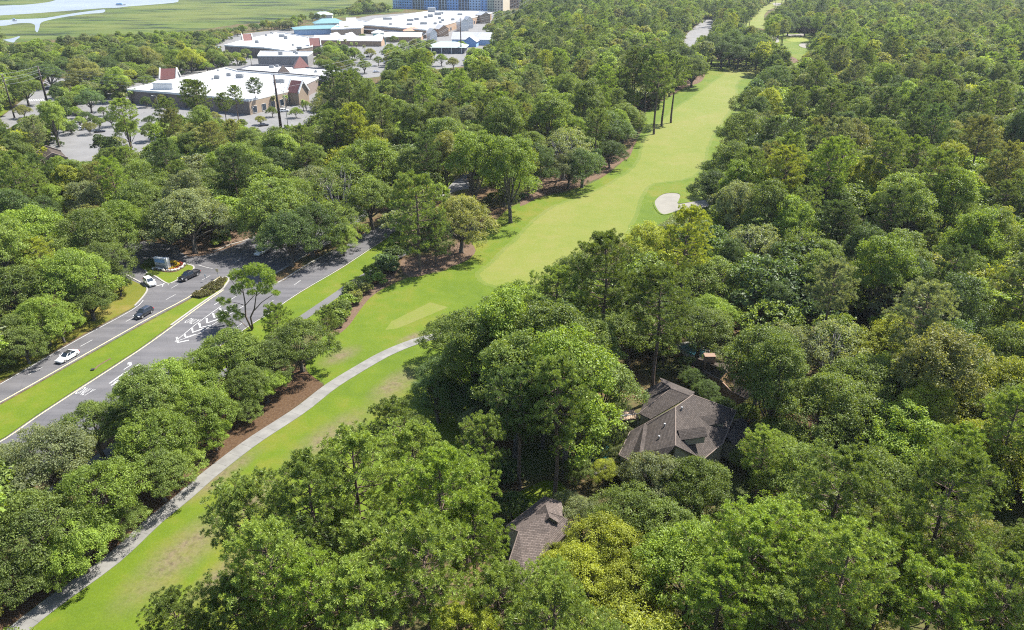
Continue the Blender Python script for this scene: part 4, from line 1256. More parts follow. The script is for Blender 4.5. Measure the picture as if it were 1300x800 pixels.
near, rest = [], []
for kk in ('oak', 'tall', 'pine', 'bushy', 'sparse'):
    L = [t for t in trees if t['kind'] == kk]
    vis = [t for t in L if -0.3 * t['rp'] < t['px'] < 1300 + 0.3 * t['rp'] and -0.2 * t['rp'] < t['py'] < 800 + 1.1 * t['rp']]
    vis.sort(key=lambda t: -t['rp'] - (1000 if t['hand'] else 0))
    sel = vis[:NEAR_N[kk]]
    ids = set(id(t) for t in sel)
    near += sel
    rest += [t for t in L if id(t) not in ids]
palms = []
for i, (px, py) in enumerate(PALMS):
    x, y, _ = P(px, py, 5.0)
    palms.append(dict(x=x, y=y, kind='palm', idx=i % 2, s=float(rng.uniform(.65, 1.0)), rot=float(rng.uniform(0, 6)), tint='lime' if i % 3 else 'olive', px=px, py=py, rp=3, hand=True))
near += palms
bucket = {}
for t in near:
    best = min(range(len(LAND)), key=lambda i: math.hypot(t['px'] - LAND[i][1], t['py'] - LAND[i][2]))
    dx, dy = t['px'] - LAND[best][1], t['py'] - LAND[best][2]
    sec = int(((math.atan2(dy, dx) + math.pi / 8) % (2 * math.pi)) // (math.pi / 4))
    t['lm'], t['sec'], t['dist'] = best, sec, math.hypot(dx, dy)
    bucket.setdefault((t['kind'], t['tint'], best, sec), []).append(t)
for k, L in bucket.items():
    L.sort(key=lambda t: t['dist'])
    for i, t in enumerate(L): t['ord'] = i; t['n'] = len(L)


def place_tree(t):
    nm, words, cat = KN[t['kind']]
    p = PROTO[t['kind']][t['idx']]
    if 'label' in t:
        lab = t['label']
    else:
        pos = SECT[t['sec']] + " " + LAND[t['lm']][0]
        lab = "%s %s %s" % (TINT[t['tint']][1], words, pos)
        if t['n'] > 1: lab += ", %s there" % ORD[min(t['ord'], 11)]
    r = thing(nm, lab, cat, (t['x'], t['y'], 0), t['rot'], t.get('group', {'oak': "oaks of the wooded golf course", 'tall': "upright broadleaf trees of the wooded golf course", 'pine': "pines of the wooded golf course", 'bushy': "pines of the wooded golf course", 'sparse': "oaks of the wooded golf course", 'palm': "palms around the shops"}[t['kind']]))
    r.scale = (t['s'], t['s'], t['s'] * t.get('sz', 1.0))
    c = bpy.data.objects.new("crown", p.crown); C.objects.link(c); c.parent = r
    col = np.array(TINT[t['tint']][0]) * t.get('k', 1.0)
    c["tint"] = [float(v) for v in col]
    k = bpy.data.objects.new("trunk", p.trunk); C.objects.link(k); k.parent = r
    return r


for t in near:
    t['k'] = float(rng.uniform(0.80, 1.24)); t['sz'] = float(rng.uniform(0.92, 1.1))
    place_tree(t)

# far woods: one mass of instanced trees
def gn_scatter(name, items, kind_label, z=0.0):
    """items: list of (x, y, scale, rot, model index, tint)"""
    me = bpy.data.meshes.new(name)
    n = len(items)
    me.vertices.add(n)
    me.vertices.foreach_set("co", np.array([(a[0], a[1], z) for a in items], np.float32).ravel())
    for an, typ, data, key in (("sc", 'FLOAT', [a[2] for a in items], "value"), ("rz", 'FLOAT', [a[3] for a in items], "value"), ("mi", 'INT', [a[4] for a in items], "value")):
        at = me.attributes.new(an, typ, 'POINT')
        at.data.foreach_set(key, np.array(data, np.int32 if typ == 'INT' else np.float32))
    at = me.attributes.new("tint", 'FLOAT_VECTOR', 'POINT')
    at.data.foreach_set("vector", np.array([a[5] for a in items], np.float32).ravel())
    o = link(name, me)
    ng = bpy.data.node_groups.new(name, 'GeometryNodeTree')
    ng.interface.new_socket("Geometry", in_out='INPUT', socket_type='NodeSocketGeometry')
    ng.interface.new_socket("Geometry", in_out='OUTPUT', socket_type='NodeSocketGeometry')
    N = ng.nodes.new
    gi, go = N("NodeGroupInput"), N("NodeGroupOutput")
    ci = N("GeometryNodeCollectionInfo")
    ci.inputs["Collection"].default_value = FAR_COL
    ci.inputs["Separate Children"].default_value = True
    ci.inputs["Reset Children"].default_value = True
    iop = N("GeometryNodeInstanceOnPoints")
    iop.inputs["Pick Instance"].default_value = True
    def na(nm, typ):
        a = N("GeometryNodeInputNamedAttribute"); a.data_type = typ; a.inputs["Name"].default_value = nm
        return [s for s in a.outputs if s.enabled and s.name == "Attribute"][0]
    ng.links.new(gi.outputs[0], iop.inputs["Points"])
    ng.links.new(ci.outputs[0], iop.inputs["Instance"])
    ng.links.new(na("mi", 'INT'), iop.inputs["Instance Index"])
    cx_ = N("ShaderNodeCombineXYZ")
    ng.links.new(na("rz", 'FLOAT'), cx_.inputs[2])
    e2r = N("FunctionNodeEulerToRotation")
    ng.links.new(cx_.outputs[0], e2r.inputs[0])
    ng.links.new(e2r.outputs[0], iop.inputs["Rotation"])
    ng.links.new(na("sc", 'FLOAT'), iop.inputs["Scale"])
    ng.links.new(iop.outputs[0], go.inputs[0])
    md = o.modifiers.new("scatter", 'NODES')
    md.node_group = ng
    o["kind"] = 'stuff'
    return o


for kk, nm in (('oak', "distant_oak_wood"), ('tall', "distant_broadleaf_wood"), ('pine', "distant_pine_wood")):
    items = []
    a, b = FAR_RANGE[kk]
    for t in rest:
        if t['kind'] != kk and not (kk == 'oak' and t['kind'] == 'sparse'): continue
        col = np.array(TINT[t['tint']][0]) * rng.uniform(0.80, 1.24)
        items.append((t['x'], t['y'], t['s'], t['rot'], int(rng.integers(a, b)), col))
    gn_scatter(nm, items, kk)
# undergrowth on the woodland floor
items = []
for i in np.nonzero(~bad & (cd < 700))[0]:
    for _ in range(2):
        x, y = cand[i] + rng.uniform(-5, 5, 2)
        qx, qy, _d = vproj(x, y, 0.0)
        if in_any(NOSTAND, qx, qy) or in_any(OPEN, qx, qy): continue
        a, b = FAR_RANGE['scrub']
        items.append((float(x), float(y), float(rng.uniform(0.5, 1.25)), float(rng.uniform(0, 6.28)), int(rng.integers(a, b)), np.array(TINT[['dark', 'mid', 'olive', 'blue'][rng.integers(4)]][0])))
gn_scatter("undergrowth", items, "scrub")

# ------------------------------------------------------------------ buildings
def roof_facets(name, facets, mat, parent, thick=0.18):
    """sloping roof planes with metric UVs, each with its own thickness"""
    bm = bmesh.new()
    uvl = bm.loops.layers.uv.new("UVMap")
    for pts in facets:
        pts = [Vector(p) for p in pts]
        n = Vector((0, 0, 0))
        for i in range(1, len(pts) - 1): n += (pts[i] - pts[0]).cross(pts[i + 1] - pts[0])
        if n.z < 0: pts = pts[::-1]; n = -n
        n.normalize()
        t = Vector((-n.y, n.x, 0)); t = t.normalized() if t.length > 1e-4 else Vector((1, 0, 0))
        bt = n.cross(t)
        top = [bm.verts.new(p) for p in pts]
        low = [bm.verts.new(p - Vector((0, 0, thick))) for p in pts]
        fs = [bm.faces.new(top), bm.faces.new(low[::-1])]
        k = len(pts)
        for i in range(k): fs.append(bm.faces.new((low[i], low[(i + 1) % k], top[(i + 1) % k], top[i])))
        for f in fs:
            for lp in f.loops: lp[uvl].uv = (lp.vert.co.dot(t), lp.vert.co.dot(bt))
    bmesh.ops.triangulate(bm, faces=[f for f in bm.faces if len(f.verts) > 4])
    me = bpy.data.meshes.new(name)
    bm.to_mesh(me); bm.free()
    return link(name, me, parent, [mat])


def trims(name, lines, r, mat, parent):
    bm = bmesh.new()
    for a, b in lines: ring_tube(bm, [a, b], [r, r], 4)
    return obj_bm(name, bm, mat, parent)


def walls_under(name, lines, mat, parent, z0=0.0, inset=0.25, cen=None):
    """outer walls hanging from roof edges"""
    for a, b in lines:
        bm = bmesh.new()
        a = Vector(a); b = Vector(b)
        if cen is not None:
            c = Vector((cen[0], cen[1], 0))
            for v in (a, b):
                d = c - v; d.z = 0
                v += d.normalized() * inset
        d = (b - a); d.z = 0; nrm = Vector((-d.y, d.x, 0)).normalized() * 0.12
        hexa(bm, [(a - nrm).xy.to_3d() + Vector((0, 0, z0)), (b - nrm).xy.to_3d() + Vector((0, 0, z0)), (b + nrm).xy.to_3d() + Vector((0, 0, z0)), (a + nrm).xy.to_3d() + Vector((0, 0, z0))],
             [a - nrm - Vector((0, 0, .2)), b - nrm - Vector((0, 0, .2)), b + nrm - Vector((0, 0, .2)), a + nrm - Vector((0, 0, .2))])
        obj_bm(name, bm, mat, parent)


def opening(name, p, ang, w, h, d, parent, frame='white', pane='glass'):
    """window: frame with a recessed pane; p centre of the wall face, ang = outward normal"""
    Mx = Matrix.Translation(p) @ Matrix.Rotation(ang, 4, 'Z')
    bm = bmesh.new()
    t = 0.1
    for (y0, y1, z0, z1) in ((-w / 2, w / 2, h / 2 - t, h / 2), (-w / 2, w / 2, -h / 2, -h / 2 + t), (-w / 2, -w / 2 + t, -h / 2 + t, h / 2 - t), (w / 2 - t, w / 2, -h / 2 + t, h / 2 - t)):
        box(bm, 0, d, y0, y1, z0, z1, Mx)
    f = obj_bm(name, bm, M[frame], parent)
    bm = bmesh.new()
    box(bm, 0.0, d * 0.45, -w / 2 + t, w / 2 - t, -h / 2 + t, h / 2 - t, Mx)
    obj_bm("pane", bm, M[pane], f)
    return f


def Hp(zx, zy, z): return P(770 + zx / 5.715, 460 + zy / 5.715, z)


hs = thing("house", "grey shingled house with two dormers and cream walls among the trees", "house", P(868, 560))
hs_o = Vector(hs.location)
def loc_(ps): return [tuple(Vector(p) - hs_o) for p in ps]
pk, A_, B_ = Hp(625, 235, 9), Hp(500, 325, 9), Hp(500, 605, 8.6)
Cc, Dd, Ee = Hp(700, 705, 4.2), Hp(845, 585, 4.2), Hp(940, 350, 5.6)
S1, G1, S0, G0 = Hp(300, 432, 6.2), Hp(268, 655, 6.0), Hp(272, 447, 6.7), Hp(238, 655, 6.5)
Tt, F1, F2 = Hp(170, 505, 5.0), Hp(90, 670, 4.4), Hp(165, 710, 4.6)
Bk = Hp(420, 690, 7.0)
roof = roof_facets("roof", [loc_(f) for f in ([pk, A_, B_, Cc, Dd], [pk, Dd, Ee], [A_, S1, G1, Bk, B_], [S1, S0, G0, G1], [S0, Tt, F1, F2, G0])], M['shingle'], hs)
U1, U2, V1, W1 = Hp(470, 190, 8.2), Hp(608, 243, 8.3), Hp(235, 370, 5.4), Hp(320, 412, 5.4)
X1, X2, X3, X4 = Hp(400, 140, 7.6), Hp(462, 178, 8.5), Hp(285, 272, 6.0), Hp(275, 200, 5.4)
roof_facets("wing_roof", [loc_(f) for f in ([U1, U2, W1, V1], [X2, U1, V1, X3], [X1, X2, X3, X4], [X1, Hp(385, 110, 6.6), Hp(640, 215, 7.4), pk, U2, U1, X2])], M['shingle'], hs)
ll = lambda ps: [tuple(loc_(p)) for p in ps]
trims("fascia", ll([(pk, A_), (A_, Tt), (B_, Cc), (Cc, Dd), (Dd, Ee), (pk, Ee), (F1, F2), (Tt, F1), (U1, U2), (U1, V1), (X1, X2), (A_, B_), (X2, U1)]), 0.09, M['taupe'], hs)
hc = Vector(A_) - hs_o
walls_under("wall", ll([(Tt, F1), (F1, F2), (F2, G0), (Cc, Dd), (Dd, Ee), (B_, Cc), (V1, W1), (X3, X4), (Tt, W1), (Ee, pk)]), M['siding'], hs, -0.0, 0.35, hc)


def plane_z(a, b, c, x, y):
    a, b, c = Vector(a), Vector(b), Vector(c)
    n = (b - a).cross(c - a)
    return a.z - (n.x * (x - a.x) + n.y * (y - a.y)) / n.z


for (zx, zy) in ((660, 560), (795, 462)):
    zf = 6.6
    for _ in range(12):
        x, y, z = Hp(zx, zy, zf)
        zf = 0.5 * zf + 0.5 * plane_z(A_, B_, Dd, x, y)
    dr = (Vector(Cc) - Vector(B_)).xy.normalized()
    ang = math.atan2(dr.y, dr.x) - 0.25
    d = thing("dormer", None, None); d.parent = hs
    for k in list(d.keys()): del d[k]
    d.location = Vector((x, y, zf - 0.1)) - hs_o; d.rotation_euler = (0, 0, ang)
    bm = bmesh.new()
    vs = [(0.7, -0.85, 0), (0.7, 0.85, 0), (0.7, 0.85, 1.4), (0.7, 0, 2.2), (0.7, -0.85, 1.4)]
    hexa(bm, [(v[0] - 3.2, v[1], v[2]) for v in vs], vs)
    obj_bm("dormer_wall", bm, M['siding'], d)
    roof_facets("dormer_roof", [[(0.95, 0, 2.32), (-3.4, 0, 2.32), (-3.4, -1.1, 1.28), (0.95, -1.1, 1.28)], [(0.95, 0, 2.32), (-3.4, 0, 2.32), (-3.4, 1.1, 1.28), (0.95, 1.1, 1.28)]], M['shingle'], d, 0.1)
    bm = bmesh.new(); box(bm, 0.7, 0.74, -0.45, 0.45, 0.35, 1.35); obj_bm("window", bm, M['glass'], d)
# plumbing vents on the left slope
for (zx, zy) in ((420, 470), (380, 560), (545, 350)):
    zf = 7.0
    for _ in range(12):
        x, y, z = Hp(zx, zy, zf)
        zf = 0.5 * zf + 0.5 * (plane_z(A_, S1, B_, x, y) if zx < 500 else plane_z(A_, B_, Dd, x, y))
    bm = bmesh.new(); q_ = Vector((x, y, zf)) - hs_o
    ring_tube(bm, [q_ - Vector((0, 0, .2)), q_ + Vector((0, 0, .55))], [.11, .10], 8); ring_tube(bm, [q_ + Vector((0, 0, .55)), q_ + Vector((0, 0, .66))], [.18, .15], 8)
    obj_bm("roof_vent", bm, M['hvac'], hs)
# porch gable at the right
x, y, _ = P(929, 570)
pg = thing("porch", None, None); pg.parent = hs
for k in list(pg.keys()): del pg[k]
pg.location = Vector((x, y, 0)) - hs_o; pg.rotation_euler = (0, 0, R(52))
bm = bmesh.new(); hexa(bm, [(-3, -1.9, 0), (2.6, -1.9, 0), (2.6, 1.9, 0), (-3, 1.9, 0)], [(-3, -1.9, 3), (2.6, -1.9, 3), (2.6, 1.9, 3), (-3, 1.9, 3)])
obj_bm("porch_wall", bm, M['siding'], pg)
roof_facets("porch_roof", [[(-3.6, 0, 4.5), (3, 0, 4.5), (3, -2.4, 2.9), (-3.6, -2.4, 2.9)], [(-3.6, 0, 4.5), (3, 0, 4.5), (3, 2.4, 2.9), (-3.6, 2.4, 2.9)]], M['shingle'], pg)
# timber balcony on the left corner
x, y, _ = Hp(138, 385, 3.2)
bc = thing("balcony", None, None); bc.parent = hs
for k in list(bc.keys()): del bc[k]
bc.location = Vector((x, y, 0)) - hs_o; bc.rotation_euler = (0, 0, R(12))
bm = bmesh.new(); box(bm, -1.5, 2.0, -1.2, 1.5, 2.9, 3.15); obj_bm("deck", bm, M['wood'], bc)
for (x0, x1, y0, y1) in ((-1.5, -1.42, -1.2, 1.5), (-1.42, 2.0, -1.2, -1.12)):
    bm = bmesh.new(); box(bm, x0, x1, y0, y1, 4.0, 4.1)
    for k in range(12):
        a = k / 11
        xx, yy = (x0, y0 + (y1 - y0 - .06) * a) if x1 - x0 < .2 else (x0 + (x1 - x0 - .06) * a, y0)
        box(bm, xx, xx + .05, yy, yy + .05, 3.15, 4.0)
    obj_bm("railing", bm, M['white'], bc)
for xx in (-1.4, 1.8):
    bm = bmesh.new(); box(bm, xx, xx + .2, -1.1, -.9, 0, 2.9); obj_bm("post", bm, M['white'], bc)

# swimming pools
def pool(label, px, water):
    t = thing("swimming_pool", label, "pool", P(sum(p[0] for p in px) / len(px), sum(p[1] for p in px) / len(px)))
    o = Vector(t.location)
    pts = [Vector(P(a, b)) for a, b in px]; c = sum(pts, Vector()) / len(pts)
    bm = bmesh.new(); hexa(bm, [tuple(c + (p - c) * 1.4 - o) for p in pts], [tuple(c + (p - c) * 1.4 - o + Vector((0, 0, .10))) for p in pts]); obj_bm("surround", bm, M['kerb'], t)
    bm = bmesh.new(); hexa(bm, [tuple(p - o + Vector((0, 0, .11))) for p in pts], [tuple(p - o + Vector((0, 0, .125))) for p in pts]); obj_bm("water", bm, water, t)
pool("turquoise swimming pool half hidden by leaves left of the grey dormered house", [(756, 552), (770, 550), (776, 562), (772, 590), (754, 594), (749, 575)], M['pool'])
pool("dark blue shaded pool with pale edge beyond the brown house", [(862, 440), (880, 436), (896, 444), (892, 454), (872, 450)], M['dark_pool'])


def Bp(zx, zy, z): return P(840 + zx / 8, 420 + zy / 8, z)
bh = thing("house", "brown house with a broad chimney half hidden behind the grey roof", "house", P(925, 500))
o_ = Vector(bh.location)
L_ = lambda ps: [tuple(Vector(p) - o_) for p in ps]
r1 = [Bp(290, 345, 3.4), Bp(365, 285, 5.2), Bp(520, 335, 5.4), Bp(665, 408, 5.4), Bp(590, 492, 3.4), Bp(430, 408, 3.4)]
r1b = [Bp(365, 285, 5.2), Bp(665, 408, 5.4), Bp(760, 360, 3.6), Bp(450, 240, 3.6)]
r2 = [Bp(725, 470, 4.6), Bp(880, 520, 4.8), Bp(1040, 610, 4.8), Bp(960, 735, 3.0), Bp(740, 628, 3.0)]
r2b = [Bp(725, 470, 4.6), Bp(1040, 610, 4.8), Bp(1100, 560, 3.2), Bp(800, 420, 3.2)]
roof_facets("roof", [L_(r) for r in (r1[:3] + r1[3:], r1b, r2, r2b)], M['shingle_brown'], bh)
walls_under("wall", [tuple(L_(p)) for p in ((r1[0], r1[5]), (r1[5], r1[4]), (r2[4], r2[3]), (r1[4], r2[4]), (r2[3], r2[2]))], M['brown_wall'], bh, 0, 0.3, Vector(r1b[1]) - o_)
x, y, z = Bp(470, 400, 3.3)
bm = bmesh.new(); box(bm, x - .9, x + .9, y - .5, y + .7, 0, 6.3); box(bm, x - 1.02, x + 1.02, y - .62, y + .82, 6.3, 6.5)
bmesh.ops.translate(bm, verts=bm.verts[:], vec=-o_)
obj_bm("chimney", bm, M['brown_wall'], bh)
trims("gutter", [tuple(L_(p)) for p in ((r1[5], r1[4]), (r2[4], r2[3]), (r1[3], r1[4]))], 0.1, M['taupe'], bh)


def Sp(zx, zy, z): return P(630 + zx / 6.67, 620 + zy / 6.67, z)
sh = thing("house", "tan-grey shingled house with a small cross gable below the tall pines", "house", P(680, 700))
o_ = Vector(sh.location)
apex = Sp(440, 200, 6.4)
a1, a2, a3 = Sp(190, 365, 5.6), Sp(60, 760, 3.0), Sp(250, 830, 3.0)
a4, a5, a6, a7 = Sp(455, 480, 4.4), Sp(500, 488, 3.6), Sp(650, 320, 3.9), Sp(562, 240, 5.2)
c1, c2, c3 = Sp(85, 320, 3.0), Sp(410, 68, 3.4), Sp(555, 112, 4.6)
roof_facets("roof", [L_(r) for r in ([apex, a1, a2, a3, a4], [apex, a4, a5, a6, a7], [apex, a1, c1, c2, c3], [apex, c3, a7])], M['shingle_tan'], sh)
walls_under("wall", [tuple(L_(p)) for p in ((a2, a3), (a3, a4), (a4, a5), (a5, a6), (c1, a1), (c1, c2), (c2, c3), (c3, a6), (a1, a2))], M['siding'], sh, 0, 0.35, Vector(apex) - o_)
trims("fascia", [tuple(L_(p)) for p in ((a1, c1), (a1, a2), (apex, a7), (a7, a6), (c1, c2))], 0.07, M['taupe'], sh)
gx_, gy_, gz_ = Sp(440, 255, 5.6)
dm = thing("cross_gable", None, None); dm.parent = sh
for k in list(dm.keys()): del dm[k]
dm.location = Vector((gx_, gy_, 5.0)) - o_; dm.rotation_euler = (0, 0, R(-80))
roof_facets("gable_roof", [[(0.8, 0, 1.5), (-1.8, 0, 1.5), (-1.8, -1.3, 0.3), (0.8, -1.3, 0.3)], [(0.8, 0, 1.5), (-1.8, 0, 1.5), (-1.8, 1.3, 0.3), (0.8, 1.3, 0.3)]], M['shingle_tan'], dm, .1)
bm = bmesh.new(); hexa(bm, [(-1.6, -1.1, -.6), (-1.6, 1.1, -.6), (-1.6, 1.1, .4), (-1.6, 0, 1.4), (-1.6, -1.1, .4)], [(.5, -1.1, -.6), (.5, 1.1, -.6), (.5, 1.1, .4), (.5, 0, 1.4), (.5, -1.1, .4)])
obj_bm("gable_wall", bm, M['siding'], dm)


def gable_box(parent, name, c, w, d, h, rise, rot, wall, roof, trim=None, over=0.4, z0=0.0, hip=False):
    """gabled or hipped block: ridge along local x"""
    g = bpy.data.objects.new(name, None); C.objects.link(g); g.parent = parent
    g.location = Vector(c) - (Vector(parent.location) if parent else Vector()); g.rotation_euler = (0, 0, rot)
    bm = bmesh.new()
    if hip:
        box(bm, -w / 2, w / 2, -d / 2, d / 2, z0, h)
    else:
        prof = [(-d / 2, z0), (d / 2, z0), (d / 2, h), (0, h + rise), (-d / 2, h)]
        hexa(bm, [(-w / 2, a, b) for a, b in prof], [(w / 2, a, b) for a, b in prof])
    obj_bm("wall", bm, wall, g)
    W, D = w / 2 + over, d / 2 + over
    hz = h - rise * over / (d / 2)
    if hip:
        k = max(0.0, W - D)
        hz = h
        fs = [[(-k, 0, h + rise), (k, 0, h + rise), (W, -D, hz), (-W, -D, hz)], [(-k, 0, h + rise), (k, 0, h + rise), (W, D, hz), (-W, D, hz)], [(k, 0, h + rise), (W, -D, hz), (W, D, hz)], [(-k, 0, h + rise), (-W, -D, hz), (-W, D, hz)]]
    else:
        fs = [[(-W, 0, h + rise + .1), (W, 0, h + rise + .1), (W, -D, hz + .1), (-W, -D, hz + .1)], [(-W, 0, h + rise + .1), (W, 0, h + rise + .1), (W, D, hz + .1), (-W, D, hz + .1)]]
    roof_facets("roof", fs, roof, g, 0.12)
    if trim:
        bm = bmesh.new()
        for sx in (-1, 1):
            x0, x1 = (sx * W - .35, sx * W + .35)
            for sy in (-1, 1):
                hexa(bm, [(x0, sy * D, hz - .3), (x1, sy * D, hz - .3), (x1, 0, h + rise - .3), (x0, 0, h + rise - .3)], [(x0, sy * D, hz + .7), (x1, sy * D, hz + .7), (x1, 0, h + rise + .7), (x0, 0, h + rise + .7)])
        obj_bm("parapet", bm, trim, g)
    return g


def block(root, px, h, wall, roof, lip=0.5, pw=0.4, par=None, name="wall"):
    """flat roofed block whose roof outline is given in plan"""
    o = Vector(root.location)
    pts = [Vector(P(a, b, h)) - o for a, b in px]
    area = sum(pts[i].x * pts[(i + 1) % len(pts)].y - pts[(i + 1) % len(pts)].x * pts[i].y for i in range(len(pts)))
    if area < 0: pts = pts[::-1]
    n = len(pts)
    bm = bmesh.new()
    b = [bm.verts.new((p.x, p.y, 0)) for p in pts]; t = [bm.verts.new((p.x, p.y, h - lip)) for p in pts]
    for i in range(n): bm.faces.new((b[i], b[(i + 1) % n], t[(i + 1) % n], t[i]))
    obj_bm(name, bm, wall, root)
    bm = bmesh.new()
    f = bm.faces.new([bm.verts.new((p.x, p.y, h - lip)) for p in pts]); bmesh.ops.triangulate(bm, faces=[f])
    obj_bm("roof", bm, roof, root)
    bm = bmesh.new()
    for i in range(n):
        a, c = pts[i], pts[(i + 1) % n]
        d = (c - a).xy.normalized(); nr = Vector((d.y, -d.x, 0)) * pw / 2
        e = Vector((d.x, d.y, 0)) * 0
        hexa(bm, [a - nr - e, c - nr + e, c + nr * 1.1 + e, a + nr * 1.1 - e], [tuple((a - nr - e).xy) + (h,), tuple((c - nr + e).xy) + (h,), tuple((c + nr * 1.1 + e).xy) + (h,), tuple((a + nr * 1.1 - e).xy) + (h,)]) if False else \
            hexa(bm, [(v.x, v.y, h - lip - .3) for v in (a - nr, c - nr, c + nr * 1.1, a + nr * 1.1)], [(v.x, v.y, h + random.uniform(0, .01)) for v in (a - nr, c - nr, c + nr * 1.1, a + nr * 1.1)])
    obj_bm("parapet", bm, par or M['white'], root)
    return pts


def hvac(root, items, z):
    o = Vector(root.location)
    for px, py, w, d, h in items:
        p = Vector(P(px, py, z)) - o
        bm = bmesh.new()
        box(bm, p.x - w / 2, p.x + w / 2, p.y - d / 2, p.y + d / 2, z, z + h)
        box(bm, p.x - w / 2 + .3, p.x + w / 2 - .3, p.y - d / 2 + .3, p.y + d / 2 - .3, z + h, z + h + .25)
        box(bm, p.x - w / 2 - .15, p.x + w / 2 + .15, p.y - d / 2 - .15, p.y + d / 2 + .15, z - .05, z + .15)
        obj_bm("rooftop_unit", bm, M['hvac'], root)


def wall_openings(root, a, b, n, w, h, zc, name="window", skip=(), frame='white', d=0.14):
    """row of windows along the wall from a to b (plan points relative to root), facing right of a->b"""
    a = Vector(a[:2]); b = Vector(b[:2]); dr = (b - a).normalized(); nr = Vector((dr.y, -dr.x))
    for i in range(n):
        if i in skip: continue
        c = a + (b - a) * ((i + .5) / n) + nr * 0.01
        opening(name, Vector((c.x, c.y, zc)), math.atan2(nr.y, nr.x), w, h, d, root, frame)


def shop(label, at, cat="store"):
    return thing("store_building", label, cat, P(*at))


# near store, L-shaped, tan gable tower on its right corner
s1 = shop("nearest white-roofed store with tan right wall and maroon gable tower", (300, 125))
pts = block(s1, [(161, 113), (216, 117), (260, 121), (315, 126.5), (372, 113), (404, 97.5), (301, 89.5), (286, 85.5), (236, 97.5), (200, 104)], 7.5, M['taupe'], M['white_roof'], 0.7)
o_ = Vector(s1.location)
fa, fb = Vector(P(315, 126.5, 7.5)), Vector(P(372, 113, 7.5))
bm = bmesh.new()
dr = (fb - fa).xy.normalized(); nr = Vector((dr.y, -dr.x, 0)) * 0.15
hexa(bm, [tuple((fa - o_ + nr).xy) + (0,), tuple((fb - o_ + nr).xy) + (0,), tuple((fb - o_).xy) + (0,), tuple((fa - o_).xy) + (0,)], [tuple((fa - o_ + nr).xy) + (6.4,), tuple((fb - o_ + nr).xy) + (6.4,), tuple((fb - o_).xy) + (6.4,), tuple((fa - o_).xy) + (6.4,)])
obj_bm("front_wall", bm, M['tan'], s1)
ang1 = math.atan2(dr.y, dr.x)
wall_openings(s1, fa - o_ + nr, fb - o_ + nr, 5, 3.2, 3.4, 2.2, "shop_window")
fa2, fb2 = Vector(P(161, 113, 7.5)) - o_, Vector(P(315, 126.5, 7.5)) - o_
wall_openings(s1, fa2, Vector(P(260, 121, 7.5)) - o_, 9, 2.0, 2.6, 2.0, "loading_door", (2, 5), 'taupe')
x, y, _ = P(379, 122, 4)
gable_box(s1, "entrance_tower", (x, y, 0), 7, 8.5, 6.8, 5.2, ang1 - math.pi / 2, M['tan'], M['red_roof'], M['white'])
x, y, _ = P(216, 99, 7)
gable_box(s1, "roof_gable", (x, y, 0), 8.5, 9, 7.2, 5.0, R(8), M['white'], M['red_roof'], M['white'])
x, y, _ = P(210, 112, 7)
bm = bmesh.new(); p_ = Vector((x, y, 0)) - o_; box(bm, p_.x - 5, p_.x + 5.5, p_.y - 3.5, p_.y + 4, 6.5, 10.5); obj_bm("penthouse", bm, M['white'], s1)
hvac(s1, [(276, 100, 3, 2.4, 1.8), (291, 96.5, 2.6, 2.2, 1.6), (305, 99, 4.2, 3, 2.2), (270, 101, 1, 1, .8), (277, 90, 1, 1, .8), (355, 105, 6, 3, 1.8), (240, 108, 2, 1.5, 1.1), (330, 110, 1.2, 1.2, .7)], 6.8)
# dark-fronted strip behind it
s2 = shop("low flat store with dark grey parapet wall and maroon pyramid roof", (360, 92))
block(s2, [(301, 87.5), (412, 96.5), (441, 88.5), (352, 82.5), (318, 82)], 8.0, M['dark_grey'], M['white_roof'], 0.8, 0.5, M['dark_grey'])
x, y, _ = P(382, 84, 8)
gable_box(s2, "pyramid_roof", (x, y, 0), 9, 9, 7.6, 6.5, R(20), M['red_roof'], M['red_roof'], None, 0.5, 0, True)
x, y, _ = P(360, 90, 8)
gable_box(s2, "small_pyramid", (x, y, 0), 6, 6, 7.4, 4, R(20), M['tan'], M['shingle_tan'], None, 0.4, 0, True)
hvac(s2, [(401, 92, 1.6, 1.4, 1.1), (345, 86, 3, 1.5, 1.2), (352, 85, 2, 1.5, 1.2)], 7.2)
# white metal box behind
s3 = shop("pale grey metal-sided store box behind the dark parapet", (355, 80))
block(s3, [(327, 70.5), (390, 70.5), (397, 65), (331, 64.5)], 9.0, M['grey_metal'], M['white_roof'], 0.5)
hvac(s3, [(356.5, 69.5, 3, 2, 1.8), (374.5, 67.5, 2.4, 2, 1.6), (377, 69, 2, 2, 1.4)], 8.5)
bm = bmesh.new()
a_, b_ = Vector(P(327, 70.5, 9)) - Vector(s3.location), Vector(P(390, 70.5, 9)) - Vector(s3.location)
for i in range(44):
    c = a_ + (b_ - a_) * (i / 43)
    box(bm, c.x - .08, c.x + .08, c.y - .14, c.y - .01, 0, 8.3)
obj_bm("cladding_ribs", bm, M['grey_metal'], s3)
